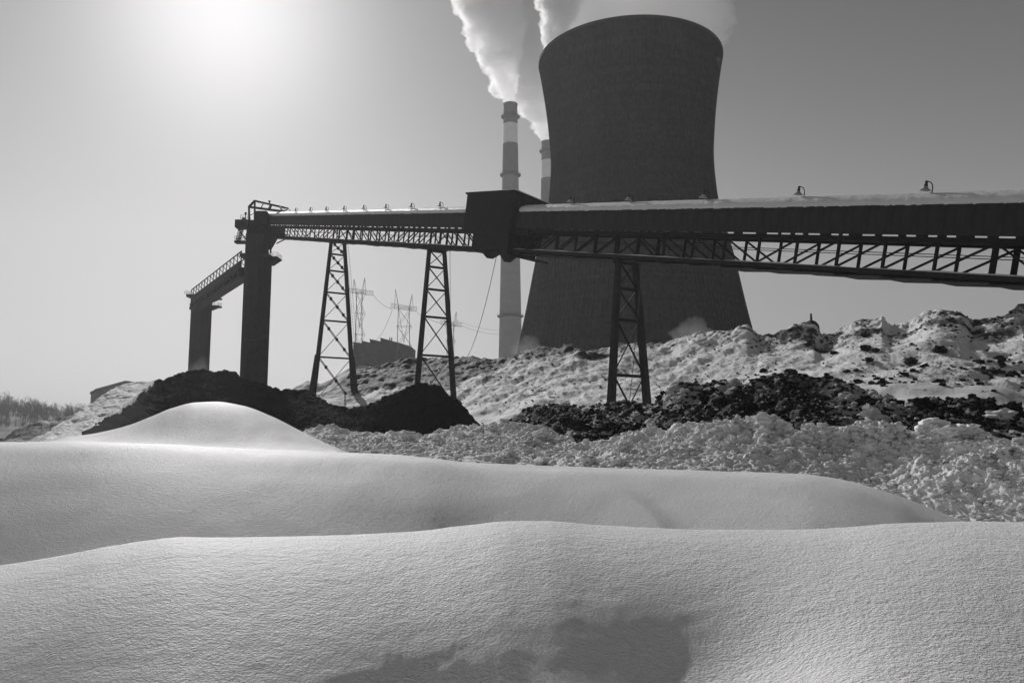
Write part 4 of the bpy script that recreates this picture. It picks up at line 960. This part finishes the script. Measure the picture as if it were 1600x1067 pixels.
# ------------------------------------------------------------------ steam
def puff(name, path, radii, dens, label, aniso=.35, amp=1.05, sc=1.6, seed=0, nu=260, nv=420, parent=None, squash=1):
    pts = np.array([[*p] for p in path], float); rad = np.array(radii, float); s = np.linspace(0, 1, len(path)); S_ = np.linspace(0, 1, nv)
    c = np.stack([pchip(s, pts[:, i], S_) for i in range(3)], -1); r = pchip(s, rad, S_)
    d = np.gradient(c, axis=0); d /= np.linalg.norm(d, axis=1)[:, None]; up = np.array([0, 1., 0]); x = np.cross(d, up); x /= np.linalg.norm(x, axis=1)[:, None]; y = np.cross(d, x)
    th = np.linspace(0, 2*math.pi, nu, endpoint=False); cap = np.sqrt(np.clip(1-((np.abs(S_-.5)*2-.94)/.06).clip(0, 1)**2, 1e-4, 1)); r2 = r*cap
    V = c[:, None]+x[:, None]*(np.cos(th)[None, :, None]*r2[:, None, None])+y[:, None]*(np.sin(th)[None, :, None]*r2[:, None, None]*squash)
    F = V.reshape(-1, 3); rm = np.repeat(r[:, None], nu, 1).ravel(); cm_ = np.repeat(c[:, None], nu, 1).reshape(-1, 3)
    # billows grow with the radius: use a local scale
    K = np.stack([F[:, 0]-cm_[:, 0], F[:, 1]-cm_[:, 1], F[:, 2]-cm_[:, 2]], -1)/rm[:, None]
    arc = np.r_[0, np.cumsum(np.linalg.norm(np.diff(c, axis=0), axis=1)/np.maximum(.5*(r[1:]+r[:-1]), .1))]; K[:, 2] += np.repeat(arc[:, None], nu, 1).ravel()*1.0
    b = lumps(K+seed, sc*.9)*.42+lumps(K+seed+4, sc*2.0)*.36+lumps(K+seed+8, sc*4.2)*.2+lumps(K+seed+2, sc*8.5)*.09+fbm(K+seed, .7, 2)*.4-.05
    dirn = F-cm_; V2 = F+dirn*(amp*(b-.45))[:, None]
    me = grid_mesh(name, V2.reshape(nv, nu, 3), nu, nv, True, True)
    import bmesh
    bm = bmesh.new(); bm.from_mesh(me); bmesh.ops.holes_fill(bm, edges=[e for e in bm.edges if e.is_boundary]); bmesh.ops.recalc_face_normals(bm, faces=bm.faces); bm.to_mesh(me); bm.free()
    o = link(name, me, m_vol(name, dens, aniso)); tag(o, label, kind='stuff'); return o
def mr(px, Y): return px/FPX*Y*1.08
puff('steam_plume', [P(797, 163, 630), P(793, 140, 630), P(783, 100, 632), P(772, 50, 636), P(764, 0, 640), P(756, -70, 650)], [mr(x, 630) for x in (5, 12, 21, 33, 40, 50)], .11, 'white steam plume blowing up and left from the nearer chimney', seed=1)
puff('steam_plume', [P(852, 223, 715), P(847, 195, 715), P(836, 155, 716), P(818, 105, 718), P(808, 50, 722), P(800, 0, 726), P(790, -80, 735)], [mr(x, 715) for x in (5, 12, 26, 40, 46, 50, 60)], .11, 'white steam plume rising from the farther chimney beside the cooling tower', seed=5)
puff('tower_steam', [Vector((CT.x, 300, ZT-10)), Vector((CT.x+1, 303, ZT+2)), Vector((CT.x+5, 312, ZT+16)), Vector((CT.x+9, 322, ZT+34)), Vector((CT.x+12, 335, ZT+60))], [32, 32, 33, 34, 35], .035, 'broad cloud of steam rolling out of the cooling tower top', amp=.35, sc=2.0, seed=9)

puff('rim_steam', [P(862, 95, 300), P(866, 60, 304), P(870, 25, 308), P(874, -20, 314), P(872, -80, 320)], [mr(x, 320) for x in (7, 14, 21, 28, 34)], .35, 'bright billowing edge of steam at the left rim of the cooling tower', seed=21)
for i, (px, py, Y, rx, hgt, lab) in enumerate([(1085, 540, 160, 34, 45, 'faint wisp of steam drifting over the bank in front of the right foot of the cooling tower'), (828, 556, 190, 26, 30, 'faint wisp of steam at the left foot of the cooling tower'), (312, 590, 175, 14, 34, 'faint wisp of vapour rising in front of the farther stacking tube'), (545, 602, 200, 30, 30, 'faint ground mist beside the left trestle foot')]):
    puff('steam_wisp', [P(px-4, py+4, Y), P(px, py-hgt*.3, Y), P(px+3, py-hgt*.7, Y), P(px+8, py-hgt, Y)], [mr(x, Y) for x in (rx*.7, rx*.8, rx*.5, rx*.15)], .018, lab, amp=1.1, sc=1.2, seed=30+i, nu=90, nv=110)
# ------------------------------------------------------------------ haze
hb = MB().box(-1500, 1500, -700, 1600, -1.6, 430).build('haze', m_vol('haze', .00015, .4, .95), None); tag(hb, kind='stuff')
